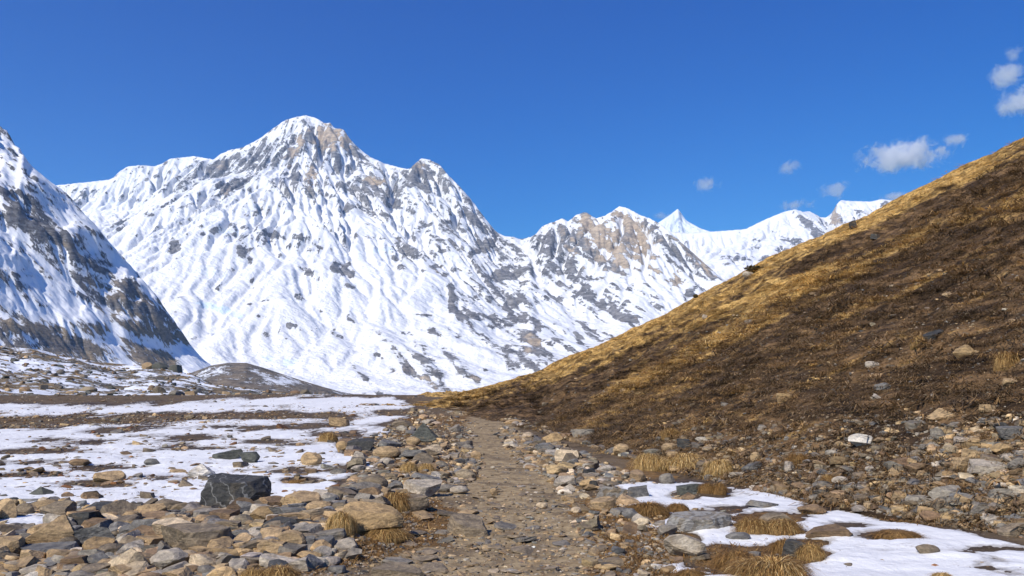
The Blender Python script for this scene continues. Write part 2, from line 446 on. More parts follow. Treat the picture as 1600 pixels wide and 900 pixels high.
def massif(name, px0, px1, nx, y0, y1, ny, ridges, apron, sky, plist, tlist, ilist, seed, mat, relief=1.0, slope0=1.35, warp=90.0,
           rock_gain=1.0, fitk=4, ratio_lo=0.7, streak=14.0, pow_rows=1.0, rock_off=0.0, step=12.0, spur_from=0, rib_to=13, diag=None, cell=14.0, drops=280000):
    ta, tb = float(ray(px0, 500)[0]), float(ray(px1, 500)[0])
    # the relief itself, on a square grid
    x0c, x1c = min(ta * y0, ta * y1) - 60, max(tb * y0, tb * y1) + 60
    cx = np.arange(x0c, x1c, cell, dtype=np.float32); cyy = np.arange(y0 - 30, y1 + 30, cell, dtype=np.float32)
    X, Y = np.meshgrid(cx, cyy); T = X / Y
    wx = warp * fbm2(X / 900, Y / 900, 3, seed + 11); wy = warp * fbm2(X / 900, Y / 900, 3, seed + 21)
    Xw, Yw = X + wx * 0.6, Y + wy * 0.6
    H, D, S = tents(Xw, Yw, ridges, seed=seed)
    DR = np.full(X.shape, 1e5, np.float32)
    for pts, *_ in ridges[max(1, spur_from):rib_to]:
        W = np.array([P3(*p) for p in pts], np.float32)
        for a, b in zip(W[:-1], W[1:]):
            ab = b[:2] - a[:2]; tt = np.clip(((Xw - a[0]) * ab[0] + (Yw - a[1]) * ab[1]) / float(ab @ ab), 0, 1)
            DR = np.minimum(DR, np.hypot(Xw - a[0] - tt * ab[0], Yw - a[1] - tt * ab[1]))
    H0 = H.copy()
    H = spur_envelope(H, Xw, Yw, branch_spurs(ridges, seed + 71, spur_from))
    SP = np.clip((H - H0) / 30.0, 0, 1)
    onA = np.zeros_like(H)
    if apron is not None:
        A = apron(X, Y, T)
        al, ac = X * 0.72 - Y * 0.69, X * 0.69 + Y * 0.72
        A = A + 20 * fbm2(X / 420, Y / 420, 4, seed + 31) + 46 * (ridged2(al / 1500, ac / 330, 5, seed + 33, gain=0.5) - 0.4)
        A = A + 16 * np.tanh(3 * fbm2(al / 500, ac / 170, 4, seed + 35))
        onA = sstep(-60, 140, A - H)
        k = 60.0
        H = np.maximum(H, A) + k * np.exp(-np.abs(H - A) / k) * 0.5
    big = ridged2(X / 620, Y / 620, 5, seed + 3, gain=0.46) - 0.45
    fade = 0.25 + 0.75 * (1 - np.exp(-D / 160.0))
    H = H + relief * (60 * big * fade * (1 - 0.75 * onA) + 10 * fbm2(X / 140, Y / 140, 4, seed + 5) * (0.4 + 0.6 * fade) * (1 - 0.5 * onA))
    H = np.maximum(H, -140.0)
    if drops: H = erode(H, cell, drops, 46, seed + 81)
    lowk = 0.68 * (1 - sstep(500, 1150, H)) * np.clip(relief, 0, 1)
    H = H + lowk * (blur2(blur2(H, 3), 3) - H)
    CV = np.clip((H - blur2(H, 3)) / 10.0, -2, 2) + np.clip((H - blur2(H, 9)) / 40.0, -1.5, 1.5)
    # seen from the camera side: a finer grid fanning out from the valley
    t = np.linspace(ta, tb, nx, dtype=np.float32)
    row_y = (y0 + (y1 - y0) * np.linspace(0, 1, ny) ** pow_rows).astype(np.float32)
    T, Yv = np.meshgrid(t, row_y); Xv = T * Yv
    sm = lambda A_: cart_sample(A_, cx[0], cyy[0], cell, Xv, Yv)
    H, D, DR, SP, onA, CV = sm(H), sm(D), sm(DR), sm(SP), sm(onA), sm(CV)
    X, Y = Xv, Yv
    act = sstep(-0.25, 0.35, fbm2(X / 520, Y / 520, 3, seed + 61))
    H = H + relief * (2 + 5 * act) * fbm2(X / 60, Y / 60, 4, seed + 6)
    st, g = flow_streaks(blur2(H, 2), T, Y, row_y, step, 16, seed + 1)
    H = H + relief * streak * 0.06 * st * np.clip(g / 0.9, 0, 1.3) * (0.35 + 0.65 * act)
    H = fit_skyline(H, T, Y, sky, fitk, ratio_lo)
    H = np.maximum(H, -140.0)
    Hx, Hy, dt, dyr = grad_xy(H, T, Y, row_y)
    g = np.sqrt(Hx ** 2 + Hy ** 2)
    px, py = project(X, Y, H)
    wob = fbm2(X / 60, H / 60, 3, seed + 41)
    n2 = fbm2((X + H * 0.8) / 160, (H - X * 0.6) / 60, 4, seed + 43)
    gsm = blur2(g, 1)
    r = 0.5 + rock_gain * (0.24 * np.clip(gsm - slope0, -0.6, 0.55) * (1 - 0.6 * onA) + 0.085 * CV + 0.07 * n2 + 0.05 * st * np.clip(gsm, 0, 1)) - 0.39 + rock_off
    r = r + (0.15 * np.exp(-DR / 70.0) + 0.06 * SP) * (0.6 + 0.8 * sstep(-0.2, 0.4, fbm2(X / 260, H / 200, 3, seed + 47))) * (1 - 0.6 * onA)
    if diag is not None:
        sg = np.where(px < 760, np.tanh((px - 478) / 60.0), 1.0)
        dal, dac = X * 0.70 - H * 0.71 * sg, X * 0.71 * sg + H * 0.70
        r = r + 0.10 * onA + diag(px, py) * (fbm2(dal / 420, dac / 46, 4, seed + 49) + 0.5 * fbm2(dal / 120, dac / 17, 3, seed + 50))
    r = np.clip(r, -0.3, 0.95)
    r = r + patches(px, py, plist, wob) * 0.70
    tn = patches(px, py, tlist, wob) + 0.12 + 0.25 * fbm2(X / 500, H / 500, 3, seed + 45)
    ic = patches(px, py, ilist, wob)
    return grid_obj(name, X, Y, H, mat, {'rock': r, 'tan': tn, 'ice': ic}), (X, Y, H)

M_ROCKSNOW = rock_snow_material("mountain_rock_and_snow")

MAIN_SKY = [(-260, 335), (-60, 300), (95, 289), (120, 286), (135, 285), (150, 283), (168, 281), (178, 278), (185, 269), (200, 260), (222, 258), (240, 260), (255, 255),
            (265, 248), (285, 246), (305, 244), (320, 247), (335, 249), (342, 242), (360, 234), (378, 231), (405, 217), (425, 202), (445, 188), (462, 183), (478, 180),
            (495, 185), (508, 193), (515, 191), (522, 200), (537, 202), (545, 215), (553, 224), (568, 238), (580, 246), (600, 255), (625, 262), (640, 264), (650, 254),
            (660, 247), (672, 250), (688, 258), (697, 270), (715, 288), (735, 310), (755, 337), (775, 362), (788, 369), (802, 370), (812, 374), (822, 372), (838, 366),
            (846, 354), (858, 349), (870, 345), (878, 341), (888, 346), (900, 336), (915, 331), (925, 338), (932, 341), (945, 337), (957, 330), (968, 322), (982, 326),
            (1000, 336), (1015, 341), (1035, 352), (1055, 370), (1075, 388), (1095, 406), (1115, 424), (1140, 444), (1160, 470), (1200, 520), (1300, 640)]
def dep(px):
    return np.interp(px, [-260, 95, 200, 300, 335, 405, 478, 540, 640, 700, 800, 850, 970, 1020, 1080, 1140, 1300],
                     [7000, 6800, 6900, 7150, 6750, 6600, 6500, 6430, 6250, 6150, 6000, 5950, 5850, 5700, 5350, 5000, 4300])
crest = [(px, py, float(dep(px))) for px, py in MAIN_SKY]
Kb = 1000.0
main_ridges = [
    (crest, 0.75, 420, 0.60, 40, 190),
    # ribs of the main peak
    ([(478, 181, 6500), (468, 215, 6330), (447, 258, 6080), (418, 300, 5850), (385, 335, 5620), (345, 372, 5400)], 0.5, 160, 0.62, 45, 120),
    ([(505, 192, 6500), (492, 240, 6230), (486, 285, 5980), (482, 325, 5760), (455, 362, 5560), (415, 395, 5350)], 0.5, 160, 0.66, 45, 110),
    ([(545, 215, 6430), (566, 255, 6220), (588, 290, 6020), (606, 325, 5830), (612, 365, 5620)], 0.5, 150, 0.66, 40, 110),
    ([(658, 247, 6220), (645, 285, 6020), (648, 330, 5800), (630, 372, 5560), (632, 410, 5350)], 0.5, 150, 0.66, 40, 110),
    ([(340, 243, 6720), (343, 280, 6560), (352, 315, 6350), (330, 350, 6080)], 0.5, 150, 0.66, 40, 110),
    ([(735, 310, 6120), (720, 350, 5900), (690, 395, 5600)], 0.4, 150, 0.66, 30, 110),
    # rocky buttress below the saddle
    ([(788, 369, 6000), (762, 392, 5800), (728, 420, 5560), (704, 447, 5380), (706, 482, 5200)], 0.9, 120, 0.8, 35, 90),
    ([(800, 372, 6000), (812, 405, 5650), (824, 440, 5300), (815, 480, 5020), (832, 520, 4700), (845, 560, 4380), (850, 585, 4100)], 0.7, 140, 0.7, 50, 100),
    # slanting ribs of the right range
    ([(846, 354, 5950), (872, 395, 5700), (900, 440, 5400), (930, 490, 5050), (965, 540, 4700)], 0.7, 130, 0.62, 50, 95),
    ([(880, 341, 5930), (915, 385, 5680), (955, 430, 5400), (1000, 478, 5120), (1040, 520, 4800)], 0.7, 130, 0.62, 50, 95),
    ([(916, 331, 5900), (950, 370, 5700), (990, 412, 5450), (1030, 455, 5220), (1080, 500, 4900)], 0.7, 130, 0.62, 50, 95),
    ([(968, 322, 5850), (1005, 365, 5650), (1045, 410, 5420), (1085, 450, 5200), (1120, 490, 4900)], 0.7, 130, 0.62, 50, 95),
    # low rock steps in the snow basin
    ([(330, 560, 3500), (420, 520, 3950), (455, 500, 4200), (420, 470, 4400)], 0.6, 80, 0.5, 20, 80),
    ([(640, 590, 3150), (560, 545, 3650), (520, 515, 3980), (480, 470, 4350), (455, 425, 4850)], 0.5, 90, 0.45, 25, 80),
    ([(740, 600, 3200), (680, 560, 3600), (640, 520, 4000), (600, 480, 4400), (560, 440, 4900)], 0.5, 90, 0.45, 25, 80),
]
for _i in range(1, 13):
    _p = main_ridges[_i][0]; _n = len(_p) - 1
    main_ridges[_i] = ([(a, b, c - (300 if _i < 7 else 240) * math.sin(math.pi * min(1.0, (k + 0.35) / (_n + 0.7)) ** 0.8) * (1 if k else 0.0)) for k, (a, b, c) in enumerate(_p)],) + tuple(main_ridges[_i][1:])
def main_apron(X, Y, T):
    px = 800 + F * T
    prof = np.interp(Y, [2200, 2700, 3000, 3500, 4000, 4500, 5000, 5500, 6000, 6500, 9000], [-120, -60, 5, 200, 395, 620, 870, 1130, 1330, 1350, 900])
    k = np.interp(px, [-300, 150, 420, 620, 720, 820, 900, 1150], [0.97, 1.0, 0.98, 0.93, 0.85, 0.66, 0.6, 0.5])
    step = 26 * np.tanh(3 * fbm2(X / 700 + 0.3 * Y / 700, Y / 330, 3, 77))
    return prof * k + step * np.clip(prof / 300, 0, 1)

main_rock = [
    (515, 212, 20, 17, 20, 1.1), (540, 222, 9, 14, 0, 1.0), (502, 222, 5, 20, -5, .9), (470, 220, 6, 8, 0, 1.), (486, 206, 7, 14, 30, .9), (345, 262, 20, 11, -30, .9), (365, 246, 14, 5, -30, .7),
    (415, 232, 10, 9, -30, .7), (397, 249, 15, 8, -35, .9), (352, 299, 14, 12, -40, .85), (372, 288, 9, 8, -40, .7), (430, 253, 16, 7, -50, .9), (456, 240, 8, 18, 35, .9), (461, 274, 12, 12, 0, .9),
    (446, 274, 9, 12, 40, .8), (488, 272, 9, 16, 0, .95), (484, 302, 9, 9, 20, .8), (525, 263, 10, 10, 0, .85), (551, 234, 15, 7, 45, .9), (566, 247, 12, 5, 45, .8), (585, 283, 17, 8, 15, .9),
    (606, 302, 8, 10, 20, .8), (614, 322, 18, 6, 10, .95), (570, 313, 22, 5, 20, .9), (507, 302, 10, 4, 20, .8), (655, 266, 16, 11, 35, 1.), (643, 281, 17, 13, 40, .85), (670, 270, 12, 11, 30, .95),
    (691, 285, 4, 14, -35, .9), (727, 330, 4, 20, -38, .6), (755, 360, 4, 16, -40, .7), (632, 394, 18, 17, 0, 1.), (640, 330, 12, 6, 0, .5), (690, 375, 14, 4, -5, .8), (700, 348, 13, 4, -10, .8), (668, 352, 12, 4, -20, .7),
    (690, 394, 16, 4, -5, .8), (683, 415, 22, 7, -10, .8), (705, 425, 20, 6, -15, .8), (665, 423, 10, 5, 0, .7), (740, 395, 22, 6, -25, .8), (758, 383, 16, 9, -30, .95),
    (535, 418, 22, 12, 15, 1.1), (548, 428, 12, 8, 40, 1.), (480, 424, 18, 8, 38, 1.), (380, 393, 12, 15, -20, 1.1), (390, 402, 6, 12, -10, .9), (272, 388, 13, 13, -20, 1.1), (330, 362, 20, 8, 0, .7), (372, 355, 14, 8, 10, .8),
    (430, 369, 20, 7, 5, .9), (470, 372, 18, 8, 15, .9), (400, 331, 18, 5, -15, .6), (497, 386, 16, 8, 40, .85), (438, 398, 6, 6, 0, .8), (392, 440, 7, 6, 0, .8), (390, 447, 8, 4, 20, .8), (340, 452, 10, 4, 40, .8), (398, 452, 8, 4, 20, .7),
    (470, 463, 16, 10, 0, .85), (455, 508, 20, 6, 18, 1.), (419, 525, 14, 4, 12, .9), (450, 530, 14, 4, 15, .7), (527, 524, 20, 5, 30, .85), (523, 514, 8, 6, 0, .9), (548, 500, 14, 6, 35, .8), (500, 487, 8, 3, 10, .8), (410, 470, 14, 3, -5, .8), (390, 475, 8, 3, 0, .8), (405, 495, 14, 5, 20, .7),
    (545, 447, 16, 4, 15, .7), (600, 500, 14, 5, 20, .6), (660, 492, 20, 4, 5, .9), (625, 520, 18, 5, 10, .7), (680, 520, 22, 6, 25, .85), (657, 560, 18, 8, 25, .8), (700, 555, 24, 4, 25, .6), (590, 555, 12, 6, 25, .7), (640, 580, 30, 8, 32, .9), (670, 597, 24, 9, 32, .9),
    (500, 545, 20, 4, 15, .5), (560, 580, 40, 4, 45, .5), (745, 590, 8, 14, 0, .8), (757, 578, 10, 7, 0, .8), (300, 530, 14, 10, 30, .6), (345, 540, 14, 6, 30, .7),
    (788, 430, 28, 14, -12, 1.2), (705, 460, 7, 30, 5, 1.1), (722, 486, 20, 18, 35, 1.), (745, 466, 12, 7, 20, .9), (795, 478, 34, 12, -30, 1.), (765, 465, 16, 8, 20, .9), (815, 465, 14, 20, 0, .9), (750, 495, 28, 10, 15, 1.), (800, 500, 28, 14, -15, 1.),
    (775, 508, 30, 8, 5, .95), (830, 530, 18, 22, 10, 1.1), (840, 550, 18, 10, 30, 1.), (795, 545, 20, 8, 10, .7), (860, 565, 14, 10, 0, .7), (905, 440, 30, 13, 20, 1.1), (895, 425, 24, 8, 10, 1.), (920, 437, 14, 10, 0, 1.), (832, 420, 16, 6, 5, .7),
    (930, 468, 36, 16, 30, 1.), (965, 490, 26, 10, 35, .9), (940, 500, 30, 8, 35, .9), (900, 500, 26, 8, 40, .7), (870, 470, 20, 6, 40, .7), (925, 520, 36, 8, 40, .9), (985, 500, 22, 8, 40, .9), (905, 525, 8, 22, -20, .9), (890, 545, 26, 5, 25, .8), (870, 385, 40, 8, 52, .8), (880, 362, 26, 9, 50, .8), (905, 375, 34, 7, 50, .7), (893, 395, 30, 6, 52, .8), (860, 372, 20, 5, 50, .6),
    (940, 375, 36, 12, 46, 1.), (962, 398, 30, 12, 42, 1.), (920, 352, 18, 9, 45, .9), (975, 410, 20, 8, 42, .9), (985, 352, 24, 13, 35, 1.), (1000, 372, 20, 10, 48, .95), (962, 338, 8, 10, 20, .8), (1008, 345, 8, 9, 0, .8), (1025, 352, 8, 7, 0, .8), (1000, 395, 16, 9, 30, .9), (1022, 400, 10, 8, 20, .8),
    (930, 400, 36, 8, 40, .8), (960, 420, 20, 8, 35, .8), (1055, 440, 13, 12, 40, 1.), (1075, 460, 22, 8, -40, .9), (1085, 400, 40, 5, 43, .95), (1110, 430, 30, 5, 45, .95), (1050, 412, 14, 4, 40, .7), (1090, 445, 20, 4, 40, .7), (1070, 420, 14, 5, 30, .6), (1010, 440, 16, 5, 60, .7), (1030, 480, 24, 6, 30, .8), (985, 450, 14, 6, 40, .6),
    (130, 305, 10, 4, 40, .4), (230, 335, 20, 3, 10, .35), (190, 350, 10, 3, 10, .5), (290, 320, 20, 3, -20, .3),
]
main_rock += [(900, 430, 140, 46, 35, .34), (790, 470, 105, 60, 20, .55), (730, 470, 40, 50, 10, .5), (960, 380, 105, 34, 42, .24), (930, 485, 100, 40, 35, .38), (830, 545, 56, 40, 10, .5), (690, 400, 80, 44, 0, .36), (470, 250, 80, 44, 0, .30), (565, 292, 72, 38, 25, .34),
              (400, 262, 66, 28, -35, .36), (430, 378, 95, 14, 6, .48), (640, 392, 30, 26, 0, .5), (655, 275, 40, 26, 30, .5), (1075, 430, 70, 26, 42, .3), (640, 560, 150, 40, 28, .32), (450, 510, 110, 40, 18, .26), (330, 500, 60, 50, 25, .22), (880, 378, 50, 26, 50, .35), (600, 520, 120, 20, 22, .3)]
main_tan = [(515, 212, 26, 22, 20, .8), (540, 222, 14, 18, 0, .9), (470, 220, 8, 10, 0, .8), (456, 240, 12, 20, 35, .5), (488, 275, 14, 20, 0, .6), (585, 283, 17, 8, 15, .6), (655, 260, 10, 10, 0, .5), (940, 375, 56, 16, 46, 1.), (960, 380, 130, 50, 42, .42),
            (962, 398, 44, 12, 42, 1.), (920, 352, 30, 12, 45, .9), (985, 352, 34, 16, 45, 1.), (1000, 372, 30, 12, 48, 1.), (1010, 400, 40, 9, 44, .9), (1040, 420, 40, 7, 44, .7), (900, 400, 50, 7, 48, .6), (1055, 440, 18, 16, 40, .6), (1085, 400, 50, 10, 43, .5), (880, 365, 36, 12, 50, .5), (670, 597, 24, 10, 32, .6), (640, 580, 30, 8, 32, .4),
            (830, 535, 18, 18, 10, .5), (740, 510, 26, 8, 20, .4), (345, 262, 20, 10, -30, .4), (352, 299, 14, 12, -40, .4), (745, 590, 14, 20, 0, .4), (550, 310, 12, 12, 0, .3), (690, 420, 40, 12, -10, .35)]
main_ice = [(340, 482, 40, 8, 18, 1.), (450, 563, 20, 10, 20, .6), (330, 425, 46, 12, 15, .5), (180, 315, 26, 10, 20, .5), (130, 300, 20, 8, 30, .5), (400, 325, 30, 10, -20, .45), (420, 560, 20, 6, 10, .6), (360, 362, 50, 8, 5, .5), (560, 395, 14, 24, 0, .45), (600, 392, 20, 14, 0, .6), (675, 405, 20, 4, 0, .4), (350, 440, 40, 8, 20, .4)]
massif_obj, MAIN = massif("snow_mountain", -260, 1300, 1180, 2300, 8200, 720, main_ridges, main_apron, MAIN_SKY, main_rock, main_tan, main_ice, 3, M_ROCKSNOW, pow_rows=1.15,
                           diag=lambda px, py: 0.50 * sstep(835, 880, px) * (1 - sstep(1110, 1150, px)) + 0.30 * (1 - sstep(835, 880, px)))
tag(massif_obj, kind='structure')

# snow dome and plateau behind the right range
DOME_SKY = [(880, 420), (1000, 360), (1040, 361), (1075, 364), (1110, 362), (1140, 360), (1165, 358), (1185, 348), (1205, 339), (1225, 331), (1242, 327), (1255, 331), (1265, 330),
            (1280, 338), (1290, 341), (1300, 333), (1308, 318), (1312, 313), (1330, 314), (1360, 315), (1378, 311), (1392, 313), (1405, 314), (1430, 322), (1500, 336), (1700, 350)]
dome_crest = [(px, py, float(np.interp(px, [880, 1240, 1300, 1700], [8600, 8300, 9000, 9000]))) for px, py in DOME_SKY]
dome_ridges = [(dome_crest, 0.45, 420, 0.34, 40, 200),
               ([(1242, 327, 8300), (1275, 352, 7900), (1300, 372, 7600), (1330, 395, 7300)], .5, 150, .5, 40, 110),
               ([(1205, 339, 8330), (1200, 365, 7900), (1235, 390, 7450), (1270, 410, 7200)], .4, 150, .5, 40, 110),
               ([(1312, 313, 9000), (1330, 340, 8500), (1350, 360, 8200)], .5, 150, .5, 40, 110)]
dome_rock = [(1243, 378, 30, 10, 25, .9), (1275, 365, 24, 8, 40, .9), (1225, 392, 20, 6, 10, .8), (1260, 350, 24, 7, 40, .85), (1285, 378, 20, 6, 35, .9), (1150, 403, 26, 9, 5, .95), (1135, 412, 10, 6, 0, .8), (1200, 405, 18, 6, 10, .8), (1303, 335, 9, 18, -10, 1.1), (1312, 345, 8, 10, 0, .9),
             (1180, 385, 12, 4, 10, .6), (1380, 318, 12, 4, -10, .8), (1345, 332, 14, 4, 30, .5), (1180, 375, 8, 4, 20, .6), (1095, 385, 12, 4, -20, .5), (1290, 350, 20, 4, 40, .6)]
dome_tan = [(1303, 335, 12, 20, -10, .9)]
def dome_apron(X, Y, T):
    return np.interp(Y, [5600, 6200, 7000, 8000, 9500], [500, 760, 1010, 1180, 800])
o, _ = massif("snow_dome", 980, 1640, 460, 5000, 10200, 300, dome_ridges, dome_apron, DOME_SKY, dome_rock, dome_tan, [(1100, 380, 40, 6, -10, .3)], 13, M_ROCKSNOW, relief=0.75, rock_off=-0.05, drops=160000, cell=16.0)
tag(o, kind='structure')

# far blue pyramid
PYR_SKY = [(980, 392), (1005, 366), (1022, 352), (1036, 343), (1048, 335), (1059, 326), (1065, 334), (1072, 344), (1082, 350), (1095, 357), (1110, 362), (1130, 374), (1150, 390)]
pyr_ridges = [([(px, py, 13200.0) for px, py in PYR_SKY], 0.5, 500, 0.5, 50, 160), ([(1059, 326, 13200), (1066, 350, 12500), (1074, 372, 11900)], .4, 200, .7, 40, 120)]
o, _ = massif("distant_peak", 975, 1155, 240, 11600, 14200, 160, pyr_ridges, None, PYR_SKY, [], [], [(1065, 350, 60, 40, 0, .55)], 23, M_ROCKSNOW, relief=0.55, streak=40.0, rock_off=-0.25, fitk=1, drops=60000)
tag(o, kind='structure')

# ------------------------------------------------------------------ near mountain flank on the left
LEFT_SKY = [(-420, -120), (-200, 60), (-60, 150), (0, 198), (12, 205), (22, 225), (34, 236), (46, 256), (62, 270), (80, 285), (97, 296), (110, 308), (128, 330), (150, 352), (172, 380), (200, 410),
            (222, 436), (245, 462), (262, 488), (282, 515), (300, 542), (318, 562), (340, 578), (380, 600), (460, 612), (560, 622)]
M_LEFT = rock_snow_material("left_flank_rock_and_snow", tan=(0.27, 0.215, 0.15), dark=(0.14, 0.138, 0.142), snow=(0.84, 0.85, 0.87), scale=4.2, tilt=0.74, stretch=6.5, bumpk=0.7)
def build_left():
    nx, ny = 520, 560
    ta, tb = float(ray(-420, 500)[0]), float(ray(560, 500)[0])
    te = np.array([[float(v) for v in ray(px, py)] for px, py in LEFT_SKY])
    tk = [ta, float(ray(0, 300)[0]), float(ray(330, 560)[0]), tb]; yk = [1850, 1950, 2050, 2100]
    t = np.linspace(ta, tb, nx, dtype=np.float32)
    e = np.interp(t, te[:, 0], te[:, 1]); yc = np.interp(t, tk, yk)     # depth of the spur crest in each direction
    zc = EYE + e * yc
    order = np.argsort(t * yc); prof_x = (t * yc)[order]; prof_z = zc[order]
    cell = 5.5
    cx = np.arange(ta * 2750 - 20, tb * 2750 + 20, cell, dtype=np.float32); cyy = np.arange(420, 2760, cell, dtype=np.float32)
    X, Y = np.meshgrid(cx, cyy); Tc = X / Y
    xw = 40 * fbm2(X / 300, Y / 300, 3, 5)
    wall = np.interp(X + xw + (2000 - Y) * 0.10, prof_x, prof_z)
    shear = np.clip((1950 - Y) / 1400.0, 0, 1)
    H = wall * (1 - 0.58 * shear) - 26 * shear
    H = H - 420 * np.clip((Y - np.interp(Tc, tk, yk)) / 500.0, 0, 2)
    w = np.clip(H / 160.0, 0.06, 1)
    big = ridged2((X * 0.62 + H * 0.78) / 105 + 0.3 * fbm2(X / 200, Y / 200, 2, 52), (X * 0.78 - H * 0.62) / 420 + Y / 900, 5, 51) - 0.42
    H = H + w * (44 * big + 5 * fbm2(X / 70, Y / 70, 4, 53))
    H = np.maximum(H, -140.0)
    H = erode(H, cell, 12000, 44, 91, soft=0.3)
    H = H + np.clip(H / 160.0, 0.06, 1) * 20 * (ridged2((X * 0.62 + H * 0.78) / 40, (X * 0.78 - H * 0.62) / 380, 4, 58) - 0.42)
    CV = np.clip((H - blur2(H, 3)) / 3.5, -2, 2) + np.clip((H - blur2(H, 9)) / 14.0, -1.5, 1.5)
    row_y = np.linspace(430, 2750, ny).astype(np.float32)
    T, Yv = np.meshgrid(t, row_y); Xv = T * Yv
    H = cart_sample(H, cx[0], cyy[0], cell, Xv, Yv); CV = cart_sample(CV, cx[0], cyy[0], cell, Xv, Yv)
    X, Y = Xv, Yv
    H = H + np.clip(H / 160.0, 0.06, 1) * 2.0 * fbm2(X / 22, Y / 22, 3, 54)
    H = fit_skyline(H, T, Y, LEFT_SKY, 3, 0.5, 2.2)
    H = np.maximum(np.where(H < 6, H - 6, H), -140.0)
    Hx, Hy, dt, dyr = grad_xy(H, T, Y, row_y)
    g = np.sqrt(Hx ** 2 + Hy ** 2)
    px, py = project(X, Y, H)
    wob = fbm2((X + H) / 90, (H - X) / 26, 4, 61)
    n2 = fbm2((X * .78 - H * .62) / 190, (H * .78 + X * .62) / 15, 5, 63, gain=0.62)
    pl = [(20, 300, 34, 12, 50, .5), (70, 355, 100, 22, 38, .85), (150, 415, 80, 24, 42, .85), (20, 345, 40, 22, 40, .7), (60, 405, 70, 20, 30, .9), (130, 450, 60, 14, 35, .7), (205, 455, 60, 14, 40, .9), (200, 480, 60, 14, 25, .8), (240, 500, 50, 10, 45, .8),
          (260, 500, 60, 6, 48, .8), (20, 235, 30, 7, 50, .8), (40, 265, 30, 6, 45, .8), (20, 215, 14, 5, 30, .8), (40, 450, 60, 8, 40, .35), (60, 470, 50, 8, 30, .45), (20, 510, 50, 14, 15, .7), (90, 530, 70, 14, 20, .8), (150, 545, 60, 12, 22, .8), (210, 560, 40, 10, 20, .8), (40, 555, 90, 14, 5, .8),
          (110, 470, 90, 20, 40, -0.3), (180, 520, 100, 12, 40, -0.35), (80, 310, 90, 12, 44, -0.5), (190, 420, 80, 6, 50, -0.4), (30, 260, 30, 16, 40, -0.3), (250, 500, 110, 10, 45, -0.3), (300, 560, 60, 16, 40, -0.3)]
    r = 0.28 + 0.18 * sstep(440, 590, py + 0.10 * px) + 0.62 * n2 + 0.08 * CV + 0.14 * np.clip(blur2(g, 1) - 1.2, -0.6, 0.8)
    r = np.clip(r, -0.2, 0.9) + 0.40 * patches(px, py, pl, wob)
    ex = np.interp(py, [p[1] for p in LEFT_SKY], [p[0] for p in LEFT_SKY])
    r = r - 0.12 * np.exp(-np.clip(ex - px, 0, 400) / 14.0)
    tn = 0.10 + 0.5 * sstep(360, 560, py) + 0.45 * fbm2(X / 90, H / 50, 3, 65)
    return grid_obj("mountain_flank", X, Y, H, M_LEFT, {'rock': r, 'tan': tn, 'ice': np.zeros_like(r)})
tag(build_left(), kind='structure')

# ------------------------------------------------------------------ moraine bank on the left, brown mounds in the middle distance
M_MORAINE = rock_snow_material("moraine_rubble_and_snow", tan=(0.225, 0.165, 0.095), dark=(0.10, 0.092, 0.080), snow=(0.72, 0.74, 0.79), scale=16.0, tilt=0.05, stretch=1.6, bumpk=0.4)
def low_bank(name, sky, px0, px1, nx, ya, yb, ny, crest_y, seed, mat, hum, rock0, pw=1.3, foot=-1.0, tan0=0.5):
    ta, tb = float(ray(px0, 600)[0]), float(ray(px1, 600)[0])
    t = np.linspace(ta, tb, nx, dtype=np.float32); row_y = np.linspace(ya, yb, ny).astype(np.float32)
    T, Y = np.meshgrid(t, row_y); X = T * Y
    te = np.array([[float(v) for v in ray(px, py)] for px, py in sky])
    e = np.interp(t, te[:, 0], te[:, 1])
    zc = (EYE + e * crest_y)[None, :]
    rho = np.clip((Y - ya) / (crest_y - ya), 0, 1)
    H = foot + (zc - foot) * rho ** pw
    H = H - np.clip((Y - crest_y) / (yb - crest_y), 0, 1) * (np.abs(zc) + 0.03 * crest_y)
    sc = crest_y / 380.0
    H = H + hum * sc * (2.2 * fbm2(X / (38 * sc), Y / (26 * sc), 5, seed) + 1.6 * (ridged2(X / (60 * sc), Y / (30 * sc), 4, seed + 4) - 0.4)) * np.clip(rho * 3, 0.1, 1)
    e2 = ((H - EYE) / Y).max(0)
    H = H + (smooth1(e - e2, 3) * crest_y)[None, :] * rho
    conv = H - blur2(H, 6)
    r = rock0 + 0.30 * fbm2(X / (16 * sc), Y / (30 * sc), 5, seed + 8) + 0.10 * conv / sc + 0.25 * fbm2(X / (120 * sc), Y / (22 * sc), 3, seed + 12)
    tn = tan0 + 0.5 * fbm2(X / (14 * sc), Y / (14 * sc), 4, seed + 15)
    return grid_obj(name, X, Y, H, mat, {'rock': r, 'tan': tn, 'ice': np.zeros_like(r)}), (T, Y, H, row_y)
bank_sky = [(-500, 500), (-200, 520), (0, 541), (60, 546), (100, 556), (150, 565), (200, 570), (230, 572), (270, 578), (300, 586), (330, 598), (420, 611), (520, 617), (580, 624), (640, 632)]
bank, BANK = low_bank("moraine_bank", bank_sky, -500, 640, 640, 120, 470, 330, 390.0, 101, M_MORAINE, 1.0, 0.50)
tag(bank, kind='structure')
M_MOUND = rock_snow_material("brown_mound_scree", tan=(0.20, 0.165, 0.13), dark=(0.12, 0.11, 0.10), snow=(0.72, 0.74, 0.79), scale=9.0, tilt=0.2, stretch=1.6, bumpk=0.4)
o, _ = low_bank("scree_mound", [(250, 612), (300, 582), (330, 571), (355, 567), (385, 567), (410, 574), (440, 584), (470, 594), (500, 603), (535, 613), (600, 622)], 250, 600, 260, 520, 1100, 160, 930.0, 131, M_MOUND, 0.5, 0.72, foot=-50.0)
tag(o, kind='structure')
o, _ = low_bank("low_mound", [(520, 625), (560, 619), (600, 616), (650, 620), (700, 626), (760, 632)], 520, 760, 160, 300, 620, 90, 560.0, 151, M_MOUND, 0.25, 0.75, foot=-22.0)
tag(o, kind='structure')

